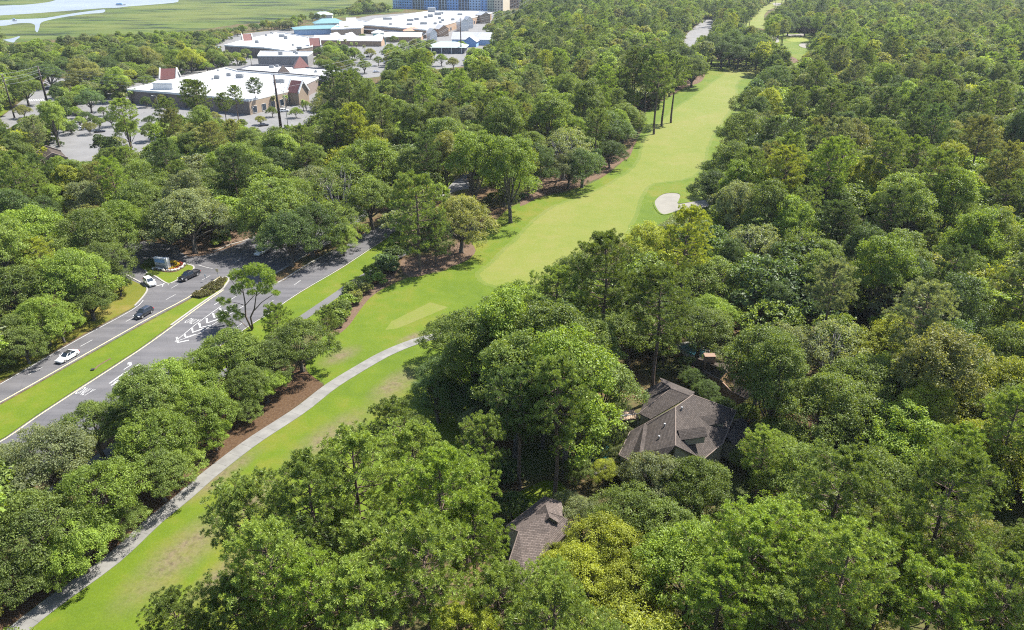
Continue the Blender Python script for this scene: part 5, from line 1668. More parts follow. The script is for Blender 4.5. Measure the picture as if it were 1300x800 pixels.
# big white roof
s4 = shop("wide white-roofed store with brown rear wall and two maroon gables", (330, 66))
block(s4, [(285, 57), (335, 60), (361, 63.5), (396, 58), (403, 49), (362, 41.5), (352, 41), (313, 49.5)], 8.0, M['taupe'], M['white_roof'], 0.7)
x, y, _ = P(314, 50, 8)
gable_box(s4, "roof_gable", (x, y, 0), 7, 8, 7.5, 4.5, R(25), M['white'], M['red_roof'], M['white'])
x, y, _ = P(400, 58, 7)
gable_box(s4, "roof_gable", (x, y, 0), 8, 9, 7.5, 5.0, R(15), M['tan'], M['red_roof'], M['white'])
hvac(s4, [(326.5, 54.5, 3, 2.4, 1.8), (345, 43.5, 2.4, 2, 1.5), (358, 47, 5, 2.5, 2), (363, 49.5, 3, 2.4, 2.4), (338, 45.5, 1.6, 1.4, 1.2), (372, 58, 1.5, 1.4, 1.1), (380, 62, 4, 2, 1.4)], 7.3)
x, y, _ = P(270, 62, 4)
gable_box(s4, "side_porch", (x, y, 0), 9, 8, 5.5, 0.4, R(5), M['pale_blue'], M['white_roof'])
# teal roofed restaurant
s5 = shop("pavilion with two-tier teal metal roof at the marsh side", (405, 44), "restaurant")
x, y, _ = P(404, 36, 5)
gable_box(s5, "lower_roof", (x, y, 0), 46, 22, 5.5, 2.2, R(20), M['pale_blue'], M['teal_roof'], None, 2.0, 0, True)
x, y, _ = P(418, 30, 7)
gable_box(s5, "upper_roof", (x, y, 0), 30, 16, 8.0, 4.0, R(20), M['white'], M['teal_roof'], None, 1.2, 0, True)
s5b = shop("small pavilion with sage green roof by the marsh edge", (410, 21), "pavilion")
x, y, _ = P(410, 18, 5)
gable_box(s5b, "pavilion_roof", (x, y, 0), 22, 15, 4.5, 3.5, R(10), M['white'], M['sage_roof'], None, 1.2, 0, True)
s6 = shop("white and tan store with small white gables beside the teal roof", (450, 40))
block(s6, [(420, 37), (458, 35), (470, 28), (448, 24), (430, 30)], 7.0, M['tan'], M['white_roof'], 0.7)
for (a, b) in ((446, 27), (438, 32)):
    x, y, _ = P(a, b, 7)
    gable_box(s6, "roof_gable", (x, y, 0), 10, 10, 7, 3.5, R(10), M['white'], M['white_roof'])
s6b = shop("long low grey-roofed shops behind the palms", (440, 55))
for (a, b, w) in ((425, 49, 34), (460, 50, 36), (508, 45, 40)):
    x, y, _ = P(a, b, 5)
    gable_box(s6b, "shop_roof", (x, y, 0), w, 14, 4.6, 3.2, R(-3), M['peach'], M['grey_roof'], None, 0.8)
for (a, b) in ((424, 47), (443, 47)):
    x, y, _ = P(a, b, 5)
    gable_box(s6b, "cross_gable", (x, y, 0), 16, 9, 4.8, 3.6, R(80), M['white'], M['white_roof'])
# largest white roof
s7 = shop("longest white-roofed store with tan walls in front of the blue apartments", (545, 42))
block(s7, [(461, 31), (541, 37.5), (580, 26.5), (624, 16), (612, 13.8), (548, 13), (506, 20), (475, 24)], 8.0, M['peach'], M['white_roof'], 0.8)
hvac(s7, [(496, 31.5, 3, 2, 1.4), (521, 27, 7, 3, 2.2), (529, 25.4, 5, 3, 2.2), (540.5, 22.8, 3.5, 3, 2), (546.5, 22, 6, 4, 3), (556, 19, 8, 4, 2.6), (560, 17.5, 6, 4, 2.2), (558, 24, 3.5, 3, 2), (562, 27, 3.5, 3, 2), (552.5, 31, 3.5, 3, 1.8), (520, 32, 6, 3, 1.6), (538, 31, 7, 4, 2), (559, 29.5, 3, 3, 1.8), (575, 26, 4, 3, 2), (548, 15.5, 9, 6, 5), (584, 19.5, 6, 3, 2), (492, 25, 10, 3, 2)], 7.2)
for (a, b, w, dd, hh, rs, m_, r_) in ((587, 30, 10, 9, 9, 3, 'white', 'white_roof'), (613, 21, 14, 12, 9, 3, 'tan', 'grey_roof'), (594, 27, 9, 8, 8, 4, 'white', 'grey_roof'), (560, 36, 12, 10, 7, 3.5, 'peach', 'white_roof'), (548, 41, 8, 7, 7, 3.5, 'white', 'white_roof')):
    x, y, _ = P(a, b, 7)
    gable_box(s7, "entrance_bay", (x, y, 0), w, dd, hh, rs, R(-60), M[m_], M[r_])
o_ = Vector(s7.location)
wall_openings(s7, Vector(P(541, 37.5, 8)) - o_, Vector(P(624, 16, 8)) - o_, 11, 4.2, 3.4, 2.4, "shop_window")
bm = bmesh.new()
a_, b_ = Vector(P(462, 31.2, 8)) - o_, Vector(P(541, 37.5, 8)) - o_
hexa(bm, [(a_.x, a_.y - 4, 3.6), (b_.x, b_.y - 4, 3.6), (b_.x, b_.y - .3, 4.6), (a_.x, a_.y - .3, 4.6)], [(a_.x, a_.y - 4, 3.8), (b_.x, b_.y - 4, 3.8), (b_.x, b_.y - .3, 4.9), (a_.x, a_.y - .3, 4.9)])
obj_bm("awning", bm, M['grey_metal'], s7)
s8 = shop("kiosk with turquoise walls and white hipped cupola roof", (482, 54), "kiosk")
x, y, _ = P(482, 50, 4)
gable_box(s8, "kiosk_roof", (x, y, 0), 10, 9, 6.2, 2.6, R(10), M['turq'], M['white_roof'], None, 1.0, 0, True)
x, y, _ = P(480, 43, 7)
gable_box(s8, "cupola_roof", (x, y, 0), 9, 9, 8.0, 2.6, R(10), M['turq'], M['white_roof'], None, 1.4, 0, True)
s9 = shop("terracotta-roofed turquoise shop front left of the palms", (524, 46))
x, y, _ = P(524, 40, 5)
gable_box(s9, "hip_roof", (x, y, 0), 16, 12, 6.0, 3.0, R(10), M['turq'], M['orange_roof'], None, 1.2, 0, True)
s10 = shop("drive-through bank with sage green hipped roof", (570, 66), "bank")
x, y, _ = P(568, 58, 5)
gable_box(s10, "hip_roof", (x, y, 0), 30, 18, 4.6, 3.6, R(-4), M['dark_grey'], M['sage_roof'], None, 1.6, 0, True)
for dx in (-12, -4, 4, 12):
    bm = bmesh.new(); p_ = Vector((x, y, 0)) - Vector(s10.location); box(bm, p_.x + dx - .3, p_.x + dx + .3, p_.y - 10.3, p_.y - 9.7, 0, 4.6); obj_bm("column", bm, M['white'], s10)
s11 = shop("pale grey gabled house-like office with a blue front gable", (600, 54), "office")
x, y, _ = P(600, 47, 6)
gable_box(s11, "main_roof", (x, y, 0), 34, 16, 5.0, 5.0, R(-8), M['pale_blue'], M['grey_roof'], None, 0.8)
x, y, _ = P(598, 51, 5)
gable_box(s11, "front_gable", (x, y, 0), 12, 11, 4.6, 3.8, R(82), M['blue_wall'], M['grey_roof'], None, 0.8)
s12 = shop("small brown ribbed-roof building among oaks at the left", (64, 204), "shed")
x, y, _ = P(64, 196, 4)
gable_box(s12, "gable_roof", (x, y, 0), 13, 8, 3.2, 2.2, R(-52), M['taupe'], M['shingle_brown'], M['taupe'], 0.6)
s13 = shop("pale roofed house glimpsed through trees left of the fairway", (628, 214), "house")
x, y, _ = P(628, 207, 4)
gable_box(s13, "gable_roof", (x, y, 0), 9, 7, 3.2, 2.4, R(20), M['siding'], M['grey_roof'], None, 0.6)

# apartment block, five storeys, runs out of the top of the view
ap = thing("apartment_building", "long blue apartment block with balconies behind the white store", "apartments", P(565, 13.5))
o_ = Vector(ap.location)
aw0, aw1 = Vector(P(499, 10.8)) - o_, Vector(P(640, 14.5)) - o_
adr = (aw1 - aw0).xy.normalized(); anr = Vector((adr.y, -adr.x)); atot = (aw1 - aw0).xy.length
bays = [(0, .07, 'pale_blue', 0), (.07, .18, 'blue_wall', 2), (.18, .30, 'pale_blue', -2), (.30, .42, 'blue_wall', 2), (.42, .50, 'pale_blue', -2), (.50, .60, 'blue_wall', 1), (.60, .70, 'blue_wall', -2), (.70, .80, 'pale_blue', 1), (.80, .86, 'blue_wall', 0), (.86, .925, 'sage_wall', 2), (.925, 1, 'cream_wall', 4)]
AH, NS = 17.5, 5
for (f0, f1, m_, out) in bays:
    a = aw0.xy + adr * atot * f0 + anr * out; b = aw0.xy + adr * atot * f1 + anr * out
    back = -anr * (22 + out)
    bay = bpy.data.objects.new("bay", None); C.objects.link(bay); bay.parent = ap
    bm = bmesh.new(); hexa(bm, [(*a, 0), (*b, 0), (*(b + back), 0), (*(a + back), 0)], [(*a, AH), (*b, AH), (*(b + back), AH), (*(a + back), AH)]); obj_bm("wall", bm, M[m_], bay)
    bm = bmesh.new(); q = anr * .5; hexa(bm, [(*(a + q), AH), (*(b + q), AH), (*(b + back), AH), (*(a + back), AH)], [(*(a + q), AH + .6), (*(b + q), AH + .6), (*(b + back), AH + .6), (*(a + back), AH + .6)]); obj_bm("cornice", bm, M['white'], bay)
    w_ = (b - a).length
    n = max(1, int(w_ / 3.6))
    recess = out == -2
    for s_ in range(NS):
        for i in range(n):
            c = a + (b - a) * ((i + .5) / n) + anr * 0.02
            if recess:
                bm = bmesh.new(); ang = math.atan2(anr.y, anr.x)
                Mx = Matrix.Translation((c.x, c.y, 0)) @ Matrix.Rotation(ang, 4, 'Z')
                box(bm, 0, .06, -1.5, 1.5, s_ * 3.4 + .5, s_ * 3.4 + 2.9, Mx); obj_bm("balcony_door", bm, M['glass'], bay)
                bm = bmesh.new(); box(bm, .06, 1.7, -1.6, 1.6, s_ * 3.4 + .2, s_ * 3.4 + .42, Mx); box(bm, 1.6, 1.68, -1.6, 1.6, s_ * 3.4 + 1.35, s_ * 3.4 + 1.45, Mx); box(bm, 1.45, 1.7, -1.75, -1.5, s_ * 3.4 + .42, s_ * 3.4 + 3.3, Mx)
                obj_bm("balcony", bm, M['white'], bay)
            else:
                bm = bmesh.new(); Mx = Matrix.Translation((c.x, c.y, s_ * 3.4 + 1.9)) @ Matrix.Rotation(math.atan2(anr.y, anr.x), 4, 'Z')
                box(bm, 0, .08, -.85, .85, -.8, .8, Mx); obj_bm("window", bm, M['glass'], bay)
ap2 = thing("apartment_building", "cream tower block with pink wall at the top edge beside the lines", "apartments", P(655, 10))
gable_box(ap2, "wing", Vector(P(656, 8)), 26, 20, 16, 0.5, R(5), M['cream_wall'], M['white_roof'])
bm = bmesh.new(); box(bm, -12, 4, -11.2, -10.0, 0, 15.5); obj_bm("front_wall", bm, M['peach'], ap2)
for i in range(4):
    for s_ in range(4):
        bm = bmesh.new(); box(bm, -10.5 + i * 4, -8.7 + i * 4, -11.26, -11.2, 1.2 + s_ * 3.6, 3.2 + s_ * 3.6); obj_bm("window", bm, M['glass'], ap2)

# ------------------------------------------------------------------ poles and lines
POLES = []
def pole(px, py, top_py, r, label, thin=False):
    x, y, _ = P(px, py)
    lo, hi = 5, 60
    for _ in range(30):
        m = (lo + hi) / 2
        if proj(x, y, m)[1] > top_py: lo = m
        else: hi = m
    h = (lo + hi) / 2
    t = thing("utility_pole", label, "utility pole", (x, y, 0), R(-25), "steel poles of the power line")
    bm = bmesh.new(); ring_tube(bm, [(0, 0, -.3), (0, 0, h * .5), (0, 0, h)], [r, r * .8, r * .55], 10); obj_bm("shaft", bm, M['steel_pole'] if not thin else M['hvac'], t, True)
    for k in range(5):
        zz_ = h - 0.6 - k * h * 0.075
        bm = bmesh.new()
        ring_tube(bm, [(0, 0, zz_), (1.1 * (1 if k % 2 else -1), 0, zz_ + .25)], [.12, .09], 5)
        ring_tube(bm, [(1.1 * (1 if k % 2 else -1), 0, zz_ + .15), (1.1 * (1 if k % 2 else -1), 0, zz_ + .65)], [.14, .1], 6)
        obj_bm("insulator_arm", bm, M['hvac'], t)
    bm = bmesh.new(); ring_tube(bm, [(0, 0, 0), (0, 0, .25)], [r * 1.7, r * 1.7], 10); obj_bm("footing", bm, M['kerb'], t)
    POLES.append((Vector((x, y, 0)), h))
    return t
pole(18.6, 150, 94, .40, "slim dark pole at the far left edge by the street")
pole(61, 134, 84, .62, "thick dark pole beside the crosswalk")
pole(357.5, 169, 95, .66, "tallest thick dark pole in front of the tan store wall")
pole(519.5, 82, 56, .42, "dark pole standing in the parking lot palms")
pole(585.5, 68, 22, .50, "dark pole in front of the sage green roof")
pole(672.5, 34, -6, .55, "dark pole at the top edge among trees")
pole(366, 163, 106, .16, "slim light pole just right of the thick dark pole", True)
def wire(a, b, k):
    (pa, ha), (pb, hb) = POLES[a], POLES[b]
    off = Vector((math.cos(R(-25)), math.sin(R(-25)), 0)) * (1.1 if k % 2 else -1.1)
    za, zb = ha - .1 - k * ha * .075, hb - .1 - k * hb * .075
    A = pa + off + Vector((0, 0, za)); B = pb + off + Vector((0, 0, zb))
    pts = []
    for i in range(13):
        s_ = i / 12
        p = A.lerp(B, s_); p.z -= 4 * s_ * (1 - s_) * (A - B).length * .018
        pts.append(p)
    bm = bmesh.new(); ring_tube(bm, pts, [0.045] * 13, 4)
    tag(obj_bm("power_line", bm, M['wire']), ["topmost", "second highest", "third highest", "lowest"][k] + " power line wire spanning " + ["between the two left poles", "across the near store roof", "above the parking lot", "towards the top edge pole"][[(0, 1), (1, 2), (2, 4), (4, 5)].index((a, b))], "power line", "wires of the power line")
for (a, b) in ((0, 1), (1, 2), (2, 4), (4, 5)):
    for k in range(4): wire(a, b, k)
def small_lamp(px, py, h, label):
    t = thing("street_lamp", label, "street lamp", P(px, py), R(200))
    bm = bmesh.new(); ring_tube(bm, [(0, 0, 0), (0, 0, h)], [.09, .06], 6); obj_bm("post", bm, M['hvac'], t)
    bm = bmesh.new(); ring_tube(bm, [(0, 0, h - .1), (.7, 0, h + .2), (1.5, 0, h + .25)], [.05, .045, .04], 5); obj_bm("arm", bm, M['hvac'], t)
    bm = bmesh.new(); box(bm, 1.3, 2.2, -.2, .2, h + .15, h + .32); obj_bm("lamp_head", bm, M['white'], t)
small_lamp(202, 141, 7.5, "pale lamp post in front of the shaded store wall")
small_lamp(541, 84, 9, "slim lamp post in the parking lot below the sage roof")
small_lamp(462, 79, 7, "lamp post near the parked cars left of the dark pole")

# ------------------------------------------------------------------ vehicles
PAINT = {}
def paint(col):
    if col not in PAINT:
        m, nt, b = new_mat("car_paint")
        b.inputs["Base Color"].default_value = (*col, 1); b.inputs["Roughness"].default_value = 0.28; b.inputs["Metallic"].default_value = 0.1
        b.inputs["Coat Weight"].default_value = 0.6; b.inputs["Coat Roughness"].default_value = 0.06
        PAINT[col] = m
    return PAINT[col]
M['tyre'] = plain("tyre_rubber", (0.02, 0.02, 0.02), 0.9)
M['rim'] = plain("alloy_rim", (0.55, 0.56, 0.58), 0.35, 0.8)
M['lamp'] = plain("headlamp_glass", (0.75, 0.77, 0.8), 0.15)
M['tail'] = plain("tail_lamp", (0.35, 0.02, 0.02), 0.25)
M['trim'] = plain("black_trim", (0.025, 0.025, 0.028), 0.5)


def loft(bm, sections):
    prev = None
    first = None
    for sec in sections:
        r = [bm.verts.new(v) for v in sec]
        if prev:
            n = len(r)
            for i in range(n): bm.faces.new((prev[i], prev[(i + 1) % n], r[(i + 1) % n], r[i]))
        else: first = r
        prev = r
    bm.faces.new(first[::-1]); bm.faces.new(prev)


STY = {   # stations: x, half width, sill, beltline ; glasshouse: x0..x1 bottom, x0..x1 top, height
    'sedan': dict(L=4.75, st=[(2.36, .62, .32, .56), (2.2, .80, .22, .70), (1.6, .90, .18, .82), (.9, .92, .18, .90), (-.5, .92, .18, .94), (-1.5, .91, .18, .97), (-2.1, .84, .22, .98), (-2.36, .66, .34, .86)], g=(1.0, -1.85, .15, -1.05, 1.44), wb=1.42),
    'suv': dict(L=4.7, st=[(2.33, .66, .34, .66), (2.2, .84, .26, .86), (1.6, .93, .22, .98), (.9, .94, .22, 1.06), (-.5, .94, .22, 1.08), (-1.6, .93, .22, 1.1), (-2.2, .88, .26, 1.1), (-2.35, .74, .36, 1.0)], g=(1.05, -2.15, .3, -1.75, 1.72), wb=1.4),
    'pickup': dict(L=5.8, st=[(2.9, .76, .40, .80), (2.75, .92, .32, 1.0), (2.0, .99, .28, 1.1), (1.2, .99, .28, 1.14), (-.9, .99, .28, 1.14), (-1.0, .99, .28, 1.14), (-2.8, .99, .32, 1.14), (-2.9, .95, .40, 1.1)], g=(1.35, -.95, .65, -.75, 1.88), wb=1.85),
}


def make_car(style, col, label, px, py, heading, group=None, roof=None, detailed=True, cat="car", name="parked_car"):
    S = STY[style]
    t = thing(name, label, cat, (*P(px, py)[:2], 0.018), heading, group)
    body = paint(col)
    bm = bmesh.new()
    secs = []
    for (x, hw, z0, z1) in S['st']:
        secs.append([(x, -hw * .86, z0), (x, hw * .86, z0), (x, hw, z0 + .14), (x, hw, z0 + (z1 - z0) * .62), (x, hw * .93, z1 - .05), (x, hw * .78, z1), (x, -hw * .78, z1), (x, -hw * .93, z1 - .05), (x, -hw, z0 + (z1 - z0) * .62), (x, -hw, z0 + .14)])
    loft(bm, secs)
    if style == 'pickup':      # open load bed let into the back
        pass
    o = obj_bm("body", bm, body, t, True)
    md = o.modifiers.new("edge", 'EDGE_SPLIT'); md.split_angle = R(40)
    b0, b1, t0, t1, zt = S['g']
    zb = [s for s in S['st'] if s[0] <= 0][0][3] - .06
    hw, ht = S['st'][3][1] * .90, S['st'][3][1] * .68
    bm = bmesh.new()
    vb = [(b0, -hw * .92, zb), (b0, hw * .92, zb), (b1, hw * .92, zb), (b1, -hw * .92, zb)]
    vt = [(t0, -ht, zt - .06), (t0, ht, zt - .06), (t1, ht, zt - .06), (t1, -ht, zt - .06)]
    hexa(bm, vb, vt)
    obj_bm("window_glass", bm, M['glass'], t)
    bm = bmesh.new()      # roof panel and pillars
    hexa(bm, [(t0 + .04, -ht - .02, zt - .06), (t0 + .04, ht + .02, zt - .06), (t1 - .04, ht + .02, zt - .06), (t1 - .04, -ht - .02, zt - .06)], [(t0 - .12, -ht * .86, zt), (t0 - .12, ht * .86, zt), (t1 + .12, ht * .86, zt), (t1 + .12, -ht * .86, zt)])
    obj_bm("roof", bm, paint(roof) if roof else body, t)
    bm = bmesh.new()
    for sy in (-1, 1):
        for f in (0.0, .45, 1.0):
            xb = b0 + (b1 - b0) * f; xt = t0 + (t1 - t0) * f
            ring_tube(bm, [(xb, sy * hw * .93, zb), (xt, sy * (ht + .01), zt - .05)], [.055, .05], 4)
    obj_bm("pillar", bm, body, t)
    if style == 'pickup':
        bm = bmesh.new(); box(bm, -2.75, -1.1, -.80, .80, 1.10, 1.146); obj_bm("load_bed", bm, M['trim'], t)
        bm = bmesh.new()
        for sy in (-1, 1): box(bm, -2.88, -1.0, sy * .93 - .06, sy * .93 + .06, 1.12, 1.24)
        box(bm, -2.92, -2.80, -.87, .87, 1.12, 1.24); obj_bm("bed_rail", bm, body, t)
    rad = .34 if style == 'sedan' else (.37 if style == 'suv' else .42)
    ww = S['st'][3][1]
    for sx in (-1, 1):
        for sy in (-1, 1):
            xw = sx * S['wb'] * .98 + (.05 if sx > 0 else -.02)
            bm = bmesh.new(); ring_tube(bm, [(xw, sy * (ww - .20), rad), (xw, sy * (ww + .015), rad)], [rad, rad], 14)
            wh = obj_bm("wheel", bm, M['tyre'], t)
            if detailed:
                bm = bmesh.new(); ring_tube(bm, [(xw, sy * (ww - .02), rad), (xw, sy * (ww + .03), rad)], [rad * .64, rad * .58], 10)
                obj_bm("rim", bm, M['rim'], wh)
    if detailed:
        xf, zf = S['st'][1][0], S['st'][1][3]
        xr, zr = S['st'][-2][0], S['st'][-2][3]
        for sy in (-1, 1):
            bm = bmesh.new(); box(bm, xf - .10, xf + .12, sy * S['st'][1][1] * .78 - .17, sy * S['st'][1][1] * .78 + .17, zf - .16, zf - .03); obj_bm("headlight", bm, M['lamp'], t)
            bm = bmesh.new(); box(bm, xr - .22, xr + .02, sy * S['st'][-2][1] * .8 - .15, sy * S['st'][-2][1] * .8 + .15, zr - .28, zr - .08); obj_bm("tail_light", bm, M['tail'], t)
            bm = bmesh.new(); box(bm, b0 - .35, b0 - .17, sy * (ww + .10) - .10, sy * (ww + .10) + .10, zb + .02, zb + .17); obj_bm("wing_mirror", bm, body, t)
        bm = bmesh.new(); box(bm, S['st'][0][0] - .12, S['st'][0][0] + .012, -.45, .45, .40, .56); obj_bm("grille", bm, M['trim'], t)
        bm = bmesh.new(); box(bm, S['st'][0][0] - .02, S['st'][0][0] + .025, -.26, .26, .34, .45); obj_bm("number_plate", bm, M['white'], t)
    return t


HD = u_road + math.pi
make_car('sedan', (.82, .82, .82), "white sedan with black roof driving down the left carriageway", 86.5, 455.5, HD, "cars on the road", (.02, .02, .025), name="car")
make_car('suv', (.015, .018, .03), "dark blue crossover driving midway along the left carriageway", 183, 400.5, HD, "cars on the road", name="car")
make_car('suv', (.80, .80, .80), "white crossover waiting in the slip lane beside the sign island", 190.5, 361, math.atan2(P(201, 368)[1] - P(183, 354)[1], P(201, 368)[0] - P(183, 354)[0]), "cars on the road", name="car")
make_car('pickup', (.014, .015, .019), "black pickup truck passing the sign island", 240.5, 353, HD - .12, "cars on the road", cat="truck", name="pickup_truck")
make_car('sedan', (.10, .16, .30), "blue car mostly hidden beneath the roadside oaks", 186, 486, u_road, "cars on the road", name="car")
make_car('sedan', (.75, .75, .75), "white car in tree shade at the median opening", 332, 322, HD, "cars on the road", name="car")
LOT = [(64, 113.5, 'suv', (.03, .05, .10), 0.2, "dark blue car beyond the crosswalk at the thick pole"), (137, 124, 'suv', (.02, .02, .025), 0.3, "black car left of its dark neighbour beside the shaded store wall"), (143.5, 123.5, 'sedan', (.03, .03, .035), 0.3, "black car nearest the shaded store wall"), (361, 142, 'suv', (.75, .76, .78), 0.5, "white car in front of the tan store wall"),
       (490, 80.5, 'suv', (.30, .34, .40), 1.2, "grey-blue car in the lot left of the dark pole"), (468, 73, 'sedan', (.03, .03, .04), .2, "dark car in the lot under the kiosk"), (548, 80.5, 'suv', (.02, .02, .025), 1.4, "black car in front of the sage roofed bank"), (421, 85.5, 'sedan', (.03, .03, .03), .2, "dark car at the end of the dark parapet"), (456, 98, 'suv', (.04, .04, .05), .4, "dark car tucked under lot trees right of the dark pines"),
       (880, 33, 'suv', (.02, .02, .03), .4, "dark car in the bright lot beyond the fairway trees"), (872, 40, 'sedan', (.4, .4, .42), .4, "silver car in the bright lot beyond the fairway trees"), (893, 28, 'sedan', (.7, .7, .7), .4, "white car at the far end of the bright lot"), (233, 83, 'sedan', (.25, .10, .10), .2, "dark red car behind the store's left gable"), (172, 88, 'sedan', (.04, .05, .08), .2, "dark car left of the store's left gable"), (250, 80, 'suv', (.5, .5, .52), .3, "silver car in the lot behind the near store"),
       (108, 165, 'suv', (.6, .6, .62), .5, "silver car in the lot left of the near store"), (127, 168, 'sedan', (.05, .05, .06), .5, "dark car in the lot among small islands"), (60, 200, 'sedan', (.7, .7, .72), .6, "white car beside the brown ribbed roof"), (478, 92, 'sedan', (.55, .56, .6), .4, "silver car at the near edge of the lot"), (335, 160, 'sedan', (.06, .06, .08), .6, "dark car below the slim palms by the store")]
for (a, b, sty, col, hd, lab) in LOT: make_car(sty, col, lab, a, b, hd, "cars parked around the shops", None, False)

# ------------------------------------------------------------------ monument sign and flower bed
sg = thing("monument_sign", "broad white monument sign with blue-grey panel on the grass island", "sign", P(207.5, 341.0), 0)
v = np.array(P(214, 341.5)[:2]) - np.array(P(199.5, 340)[:2]); sg.rotation_euler = (0, 0, math.atan2(v[1], v[0]))
bm = bmesh.new(); box(bm, -1.75, 1.55, -.45, .55, 0, 1.15); obj_bm("base", bm, M['hvac'], sg)
bm = bmesh.new(); box(bm, -1.95, 1.60, -.35, .35, 1.15, 2.75); box(bm, 1.2, 1.85, -.5, .6, 0, 2.95); obj_bm("frame", bm, M['white'], sg)
bm = bmesh.new(); hexa(bm, [(-2.1, -.5, 2.75), (1.9, -.5, 2.75), (1.9, .6, 2.75), (-2.1, .6, 2.75)], [(-2.0, -.42, 3.0), (1.8, -.42, 3.0), (1.8, .5, 3.0), (-2.0, .5, 3.0)]); obj_bm("cap", bm, M['white'], sg)
bm = bmesh.new(); box(bm, -1.85, 1.15, -.40, -.35, 1.75, 2.68); obj_bm("panel", bm, M['blue_wall'], sg)
bm = bmesh.new()
for k, (a, b) in enumerate(((-1.6, -.9), (-.8, .1), (.2, .9))): box(bm, a, b, -.39, -.35, 1.36, 1.55)
obj_bm("lettering_band", bm, M['hvac'], sg)
bm = bmesh.new(); box(bm, 1.85, 3.9, -.4, .3, 0, .35); obj_bm("plinth", bm, M['kerb'], sg)


def flower_clump(rg, pts, r, L, n):
    c = []; nn = []
    for p in pts:
        d = norm(rg.normal(0, 1, (n, 3)) + np.array([0, 0, .8]))
        c.append(np.array([p[0], p[1], .12 + r * .5]) + d * np.array([r, r, r * .9]) * rg.uniform(.6, 1, (n, 1))); nn.append(d)
    return leaves(rg, np.concatenate(c), np.concatenate(nn), L, L * .7, .4)


fb = thing("flower_bed", "curved bed of yellow, red and white flowers round the monument sign", "flower bed", P(214, 342))
fo = np.array(P(214, 342)[:2])
def flowers(name, px, cols, n, r):
    line = smooth_poly([P(a, b)[:2] for a, b in px], False, 6)
    line = np.array(line); cu = np.concatenate([[0], np.cumsum(np.linalg.norm(np.diff(line, axis=0), axis=1))])
    rg = np.random.default_rng(len(name))
    s_ = np.linspace(0, cu[-1], n)
    pts = np.stack([np.interp(s_, cu, line[:, 0]), np.interp(s_, cu, line[:, 1])], 1) + rg.normal(0, .16, (n, 2)) - fo
    V, F = flower_clump(rg, pts, r, .16, 46)
    o = link(name, mesh_np(name, V, F, [plain(name + "_petal", cols, .8, 0, .2, 3)]), fb); o["kind"] = 'stuff'
    V, F = flower_clump(rg, pts, r * .8, .2, 24); V[:, 2] -= .14
    o = link("bed_leaves", mesh_np("bed_leaves", V, F, [plain("bed_leaf", (.03, .06, .015), .8, 0, .3, 3)]), fb); o["kind"] = 'stuff'
yel = [(218.2, 332.8), (223.3, 335), (227, 336.6), (222.4, 340), (216, 342.5)]
flowers("yellow_flowers", yel, (.62, .44, .02), 34, .34)
flowers("yellow_flowers", [(219, 334), (224, 336), (226.5, 337.6), (222, 341), (217, 343)], (.62, .42, .02), 26, .34)
flowers("red_flowers", [(228.5, 335), (231.7, 335.8), (229, 339), (225, 341.2), (218.7, 343.4), (214, 344)], (.32, .05, .02), 26, .34)
flowers("white_flowers", [(194, 342), (201, 342.6), (208.5, 344.4), (216, 345.3), (222.4, 344.8), (230, 341.4), (234, 338.8), (234, 336.5)], (.78, .74, .68), 24, .42)
bm = bmesh.new()
pts_ = [Vector(P(a, b)) - Vector(fb.location) for a, b in smooth_poly([(192, 341.5), (200, 340), (216, 332), (230, 333.5), (236.5, 336.5), (232, 341.5), (222, 346), (208, 346)], True, 4)]
hexa(bm, [(p.x, p.y, .10) for p in pts_], [(p.x * .97, p.y * .97, .17) for p in pts_]); obj_bm("soil", bm, M['mulch'], fb)
# planting on the median nose
rg = np.random.default_rng(77)
mpoly = [(243, 377), (262, 364), (279, 355), (288, 353.5), (289, 357), (281, 367), (268, 375), (252, 380)]
pts_ = []
while len(pts_) < 150:
    a, b = rg.uniform(240, 292), rg.uniform(350, 382)
    if in_poly(mpoly, a, b): pts_.append(P(a, b)[:2])
V, F = flower_clump(rg, pts_, .5, .3, 40)
o = link("median_planting", mesh_np("median_planting", V, F, [M['leaf']], False, None, rg.uniform(.2, .8, len(F)))); o["kind"] = 'stuff'; o["tint"] = [.085, .085, .035]
# regulatory signs on the median nose
def post_sign(px, py, h, w, hh, col, label, shape="panel"):
    t = thing("road_sign", label, "road sign", P(px, py), R(-20))
    bm = bmesh.new(); ring_tube(bm, [(0, 0, 0), (0, 0, h)], [.05, .05], 6); obj_bm("post", bm, M['hvac'], t)
    bm = bmesh.new(); box(bm, -w / 2, w / 2, -.07, -.04, h - hh, h); obj_bm(shape, bm, M[col], t)
post_sign(277.5, 353.5, 2.6, .8, .8, 'yellow_paint', "pale yellow sign on the median nose beside the planting")
post_sign(262, 357.5, 2.0, .5, .6, 'white', "small white sign at the edge of the median planting")
post_sign(327, 322, 2.4, .6, .75, 'white', "small white sign in the shade past the junction")

# valve box on the median with a worn streak beside it
vb_ = thing("valve_box", "small dark box in the median grass", "utility box", P(118, 470.5), R(20))
bm = bmesh.new(); box(bm, -.28, .28, -.24, .24, 0, .3); box(bm, -.32, .32, -.28, .28, .3, .36); obj_bm("cabinet", bm, M['trim'], vb_)
strip("worn_track", [(120.5, 469.5), (125, 465), (133, 460), (141, 455.5)], .4, .1, .104, M['straw'], 3)

